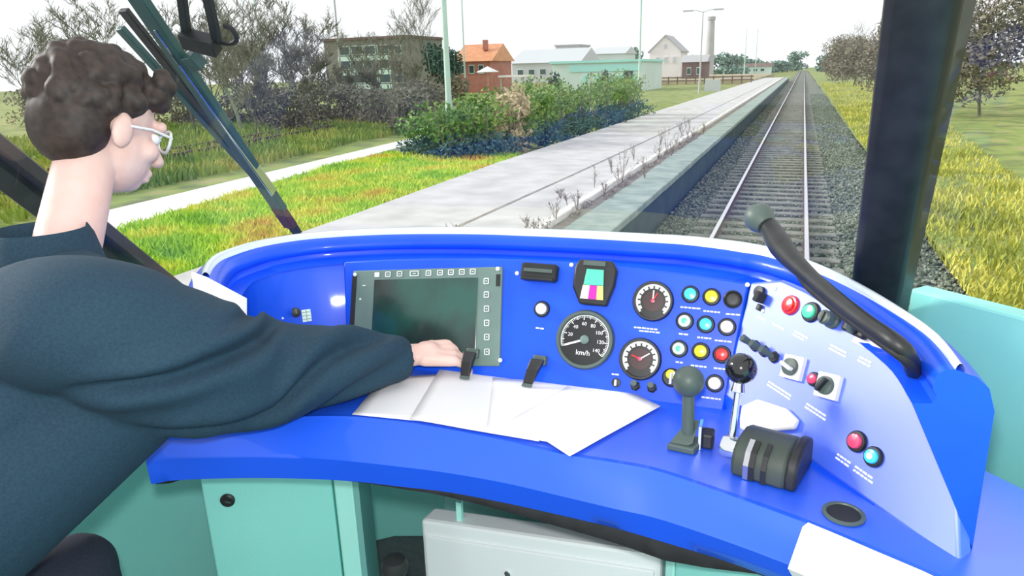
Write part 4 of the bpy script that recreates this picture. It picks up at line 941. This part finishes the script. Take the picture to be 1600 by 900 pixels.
# right cabinet
t = thing('desk_cabinet', 'pale teal cabinet under the right of the desk', 'cabinet', (.1, 1.1, ZF)); t['_w'] = (0, 0, 0)
q0 = at_y(1040, 860, 1.08); q1 = V((.50, .72, 0)); q0 = V((q0.x, 1.08, 0)); o_ = V((.1, 1.1, 0)); q0 -= o_; q1 -= o_
dd = (q1-q0).normalized(); nn = V((dd.y, -dd.x, 0)); zt = 2.055-ZF
MB().quad_box(q0, q0+dd*.02, q0+dd*.02+V((0, 0, zt)), q0+V((0, 0, zt)), -nn*.03).build('post', 'teal_light', t, bevel=.003)
MB().quad_box(q0+dd*.022, q1, q1+V((0, 0, zt)), q0+dd*.022+V((0, 0, zt)), -nn*.02).build('door', 'teal_paint', t, bevel=.003)
P = at_y(617, 890, 1.0); tag(MB().lathe([(.001, -.10), (.012, -.10), (.012, -.02), (.022, -.01), (.028, .008), (.022, .024), (.001, .03)], P, (0, 0, 1), 20).build('floor_lever_knob', 'rubber', off=P, smooth=40), 'round black knob below the desk beside the white box', 'knob')

# ------------------------------------------------------------------ wiper outside the windscreen
NG = V((0, -RK.z, RK.y)).normalized(); GP = V((-.9, 1.76, 2.17))
def onG(px, py): return onp(px, py, GP, NG)
base = onG(463, 356); t = thing('windscreen_wiper', 'dark teal twin arm windscreen wiper with a dark red tip', 'wiper', base)
def bar(a, b, w, d, m, name, par=t):
    a, b = onG(*a), onG(*b); dr = (b-a).normalized(); s_ = dr.cross(NG).normalized()*w/2; dd = NG*d
    return MB().loft([[a-s_, a+s_, a+s_+dd, a-s_+dd], [b-s_, b+s_, b+s_+dd, b-s_+dd]]).build(name, m, par, bevel=.002, off=V(base))
bar((440, 322), (205, -30), .038, .02, 'wiper', 'arm'); bar((436, 318), (195, 12), .024, .012, 'black', 'blade'); bar((425, 300), (190, 40), .020, .014, 'wiper', 'blade_carrier')
bar((432, 296), (250, 35), .004, .026, 'chrome', 'edge_strip'); bar((436, 318), (457, 348), .034, .022, 'wiper_red', 'tip_sleeve'); bar((455, 345), (466, 361), .028, .014, 'rubber', 'tip_end')
bar((292, 52), (345, 66), .036, .03, 'black', 'link'); bar((300, 78), (318, 98), .03, .03, 'wiper', 'joint'); bar((296, 60), (286, -20), .016, .016, 'rubber', 'drive_rod'); bar((342, 60), (325, -20), .016, .016, 'rubber', 'drive_rod')
lp_ = catmull([onG(345, 66), onG(362, 68), onG(370, 60), onG(362, 45), onG(350, 40)], 14); MB().tube(lp_, .005, 6).build('hose', 'rubber', t, off=V(base))

# ================================================================== DRIVER
def remesh(mb, name, m, parent, vox, sm=4, off=None):
    o = mb.build(name, m, parent, off=off, fix=False)
    r = o.modifiers.new('r', 'REMESH'); r.mode = 'VOXEL'; r.voxel_size = vox
    s_ = o.modifiers.new('s', 'SMOOTH'); s_.iterations = sm; s_.factor = .5
    bpy.context.view_layer.update(); dg = bpy.context.evaluated_depsgraph_get()
    me = bpy.data.meshes.new_from_object(o.evaluated_get(dg)); o.modifiers.clear(); o.data = me
    me.polygons.foreach_set('use_smooth', [True]*len(me.polygons)); me.materials.clear(); me.materials.append(MATS[m]); return o
SH = at_d(160, 503, 1.27); EL = onz(390, 580, ZW+.105); WR = onz(652, 554, ZW+.050)
HC = at_d(163, 196, 1.54)                       # head centre
SHL = SH+V((-.36, .05, .0)); NB = (SH+SHL)/2+V((0, .05, .06)); HIP = V((-1.36, .34, 1.90))
per = thing('person', 'driver in a dark teal jacket with glasses, leaning forward with right hand on the papers', 'person', V((HIP.x, HIP.y, ZF))); OFF = V((HIP.x, HIP.y, ZF))
# head frame: looks ahead, slightly right and down
yawh, pith = R_(-8), R_(-22)
HM = Matrix.Rotation(yawh, 3, 'Z') @ Matrix.Rotation(pith, 3, 'X')
def hp_(x, y, z): return HC+HM @ V((x, y, z))
body = MB()
body.ell(hp_(0, -.015, .03), (.076, .098, .088), HM, 20, 14); body.ell(hp_(0, .03, -.035), (.060, .065, .085), HM, 20, 14)
body.ell(hp_(0, .058, -.088), (.030, .028, .024), HM); body.cap(hp_(0, .094, -.005), hp_(0, .116, -.038), .009, .013); body.ell(hp_(0, .112, -.040), (.017, .012, .011), HM)
body.cap(hp_(-.022, .088, -.068), hp_(.022, .088, -.068), .008, .008); body.cap(hp_(-.018, .086, -.080), hp_(.018, .086, -.080), .008, .008)
body.cap(hp_(-.045, .080, .022), hp_(.045, .080, .022), .012, .012)
for s_ in (-1, 1):
    body.ell(hp_(s_*.078, -.012, -.012), (.010, .020, .032), HM); body.ell(hp_(s_*.045, .062, -.03), (.022, .02, .022), HM)
body.cap(NB+V((0, -.02, -.06)), hp_(0, -.02, -.06), .056, .050, 24)
# trunk and arms under the clothes
body.cap(HIP, NB+V((0, -.05, -.12)), .10, .09); body.cap(SH+V((-.03, 0, -.01)), SHL+V((.03, 0, -.01)), .05, .05); body.cap(SH, EL, .042, .036); body.cap(EL, WR, .036, .024)
LEL = SHL+V((-.06, .12, -.26)); LWR = LEL+V((.12, .24, .02)); body.cap(SHL, LEL, .042, .036); body.cap(LEL, LWR, .036, .024)
def hand(mb, wr, fw, up, s=1):          # s: +1 thumb to the left of fw
    fw = fw.normalized(); sd = up.cross(fw).normalized(); up = fw.cross(sd).normalized()
    def q(a, b, c): return wr+(fw*a+sd*(b*s)+up*c)*.92
    mb.cap(wr, q(.03, 0, .004), .023, .026)
    for b0, b1 in ((-.026, -.030), (-.009, -.010), (.009, .011), (.024, .030)):
        mb.cap(q(.015, b0*.7, .004), q(.082, b1, .010), .017, .0125)
    for b1, L_, sp in ((-.030, .062, -.10), (-.010, .074, -.03), (.011, .080, .03), (.030, .070, .12)):
        p0 = q(.082, b1, .010); p1 = q(.082+L_*.42, b1+sp*L_*.45, .002); p2 = q(.082+L_*.62, b1+sp*L_*.7, -.014); p3 = q(.082+L_*.68, b1+sp*L_*.8, -.030)
        mb.cap(p0, p1, .0105, .0092); mb.cap(p1, p2, .0092, .0084); mb.cap(p2, p3, .0084, .0072)
    mb.cap(q(.018, .020, .0), q(.045, .048, -.006), .0165, .012); mb.cap(q(.045, .048, -.006), q(.072, .060, -.012), .0115, .0098); mb.cap(q(.072, .060, -.012), q(.094, .062, -.020), .0098, .008)
hf = onz(715, 556, ZW+.038)-WR
hand(body, WR, hf, V((.25, -.25, 1)), 1); hand(body, LWR, V((.9, .5, -.2)), V((0, 0, 1)), -1)
remesh(body, 'body', 'skin', per, .0042, 3, OFF)
# jacket
jk = MB()
def sleeve(mb, pts, rs, seed, amp, creases=()):
    N = 130; c = catmull(pts, N); n = 72; up = V((0, 0, 1)); rings = []
    for i, p in enumerate(c):
        d = (c[min(i+1, N-1)]-c[max(i-1, 0)]).normalized(); a = d.cross(up).normalized(); b = a.cross(d); t = i/(N-1); r = interp([k/(len(rs)-1) for k in range(len(rs))], rs, t); ring = []
        for j in range(n):
            th = 2*math.pi*j/n; f = math.sin(t*34+math.cos(th+seed)*2.6+seed)*.5+math.sin(t*21-math.sin(th)*3.1+2*seed)*.5
            f2 = -abs(f)**.6 if f < 0 else f*.5
            rr = r*(1+amp*.5*f2*(1 if .06 < t < .95 else .2))
            for (ta, tha, tb, thb, A) in creases:
                if ta-.06 < t < tb+.06:
                    fade = min(1, max(0, (t-ta+.06)/.1), max(0, (tb+.06-t)/.1)); thc = tha+(thb-tha)*(t-ta)/(tb-ta)
                    dl_ = ((th-thc+math.pi) % (2*math.pi)-math.pi)*r
                    rr += fade*A*(-math.exp(-(dl_/.016)**2)+.55*math.exp(-((dl_-.036)/.024)**2)+.35*math.exp(-((dl_+.04)/.026)**2))
            ring.append(p+(a*math.cos(th)+b*math.sin(th)*.97)*rr)
        rings.append(ring)
    mb.loft(rings)
cuff = onz(634, 559, ZW+.052)
sleeve(jk, [SH+V((-.16, -.06, -.02)), SH+V((-.03, -.02, .0)), SH.lerp(EL, .45)+V((0, -.02, -.01)), EL+V((0, -.01, 0)), EL.lerp(cuff, .45)+V((0, 0, .0)), cuff], [.085, .112, .126, .120, .102, .074, .043], 1.3, .10,
       [(.28, -.5, .65, 1.35, .030), (.62, -.45, .89, 1.2, .026), (.44, .75, .60, 1.7, .016), (.76, -.9, .95, .3, .016), (.38, -1.2, .6, -.5, .02)])
sleeve(jk, [SHL, SHL.lerp(LEL, .5), LEL, LEL.lerp(LWR, .5), LEL.lerp(LWR, .95)], [.095, .09, .085, .07, .055], 3.1, .12)
tr = []
for t_, rx, ry in ((0, .19, .14), (.2, .195, .15), (.45, .20, .15), (.7, .205, .14), (.88, .17, .115), (1, .075, .075)):
    c = HIP.lerp(NB+V((0, -.03, .0)), t_); tr.append([c+V((math.cos(2*math.pi*j/32)*rx*(1+.05*math.sin(j*1.7+t_*9)), math.sin(2*math.pi*j/32)*ry*(1+.05*math.sin(j*2.3+t_*7)), -.3*ry*math.sin(2*math.pi*j/32)*t_)) for j in range(32)])
jk.loft(catmull_rings(tr, 24) if False else tr)
jk.cap(SH+V((-.02, 0, .0)), NB+V((.03, -.02, -.03)), .098, .075); jk.cap(SHL, NB+V((-.03, -.02, -.03)), .098, .075)
jk.cap(at_d(190, 545, 1.34), at_d(215, 590, 1.36), .125, .112, 24); jk.cap(at_d(215, 590, 1.36), HIP+V((.1, .05, .12)), .110, .15, 24)
remesh(jk, 'jacket', 'jacket', per, .0065, 3, OFF)['label'] = 'dark teal blue knitted jacket'
col_ = MB(); cc = NB+V((0, -.02, .005)); col_.loft([[cc+V((math.cos(a)*r, math.sin(a)*r*.95, z)) for a in [2*math.pi*j/24 for j in range(24)]] for r, z in ((.098, -.03), (.082, .045), (.074, .062), (.068, .05), (.07, -.02))]); col_.build('collar', 'jacket', per, smooth=50, off=OFF)
# trousers
tz = MB()
for s_ in (-.1, .1):
    h0 = HIP+V((s_, 0, -.02)); kn = h0+V((s_*.4, .40, .0)); kn.z = ZF+.50; an = kn+V((0, .05, -.42)); tz.cap(h0, kn, .095, .075); tz.cap(kn, an, .072, .052)
tz.ell(HIP+V((0, -.02, -.02)), (.18, .14, .11))
remesh(tz, 'trousers', 'trousers', per, .012, 3, OFF)
for s_ in (-.1, .1):
    an = HIP+V((s_*1.4, .45, 0)); an.z = ZF+.05; sh = MB(); sh.ell(an+V((0, .06, 0)), (.045, .13, .05)); sh.box(an+V((0, .05, -.04)), (.08, .25, .02)); sh.build('shoe', 'black', per, smooth=60, off=OFF)
# hair
hr = MB(); rnd = random.Random(5)
hr.ell(hp_(0, -.028, .045), (.084, .100, .088), HM, 20, 12); hr.ell(hp_(0, -.06, -.005), (.080, .066, .085), HM, 20, 12)
for i in range(210):
    a = rnd.random()*6.28; el = rnd.uniform(-.25, 1.5); d = V((math.cos(a)*math.cos(el), math.sin(a)*math.cos(el), math.sin(el)))
    if d.y > .45 and d.z < .40: continue
    if d.z < 0 and d.y > 0: continue
    hr.ell(hp_(d.x*.083, -.024+d.y*.103, .040+d.z*.090), rnd.uniform(.011, .020), None, 8, 6)
for i in range(46):
    a = rnd.uniform(-1.25, 1.25); hr.ell(hp_(math.sin(a)*.078, .016+math.cos(a)*rnd.uniform(.058, .082), rnd.uniform(.060, .112)), rnd.uniform(.013, .020), None, 8, 6)
remesh(hr, 'hair', 'hair', per, .005, 1, OFF)['label'] = 'short dark curly hair'
# glasses and eyes
gl = MB()
for s_ in (-1, 1):
    ring = [hp_(s_*(.034+.027*math.cos(a)), .106-.012*abs(math.cos(a))*(1 if s_*math.cos(a) > 0 else 0), .000+.021*math.sin(a)) for a in [2*math.pi*k/18 for k in range(19)]]
    gl.tube(ring, .0028, 6, cap=False); gl.tube([hp_(s_*.061, .096, .006), hp_(s_*.080, .04, .006), hp_(s_*.084, -.012, -.002)], .0026, 6)
gl.tube([hp_(-.008, .108, .004), hp_(0, .112, .007), hp_(.008, .108, .004)], .0024, 6)
gl.build('glasses', 'glass_white', per, smooth=60, off=OFF)['label'] = 'pale framed glasses'
ey = MB()
for s_ in (-1, 1): ey.ell(hp_(s_*.033, .078, -.002), .0115)
ey.build('eyes', 'white_mark', per, smooth=60, off=OFF)
# driver's seat
t = thing('operator_chair', 'dark padded chair under the seated driver', 'chair', V((HIP.x, HIP.y, ZF))); t['_w'] = (0, 0, 0); zs = HIP.z-ZF-.135
MB().box((0, .06, zs-.05), (.48, .48, .10)).build('cushion', 'seatcloth', t, bevel=.03, seg=3); MB().box((0, -.24, zs+.26), (.46, .10, .56), Matrix.Rotation(.12, 3, 'X')).build('backrest', 'seatcloth', t, bevel=.03, seg=3)
MB().lathe([(.001, 0), (.2, 0), (.2, .03), (.05, .05), (.05, zs-.1), (.001, zs-.1)], n=20).build('pedestal', 'black', t, smooth=35)

for o in bpy.data.objects:
    if '_w' in o: del o['_w']
    for k in ('W', 'Hh'):
        if k in o: del o[k]
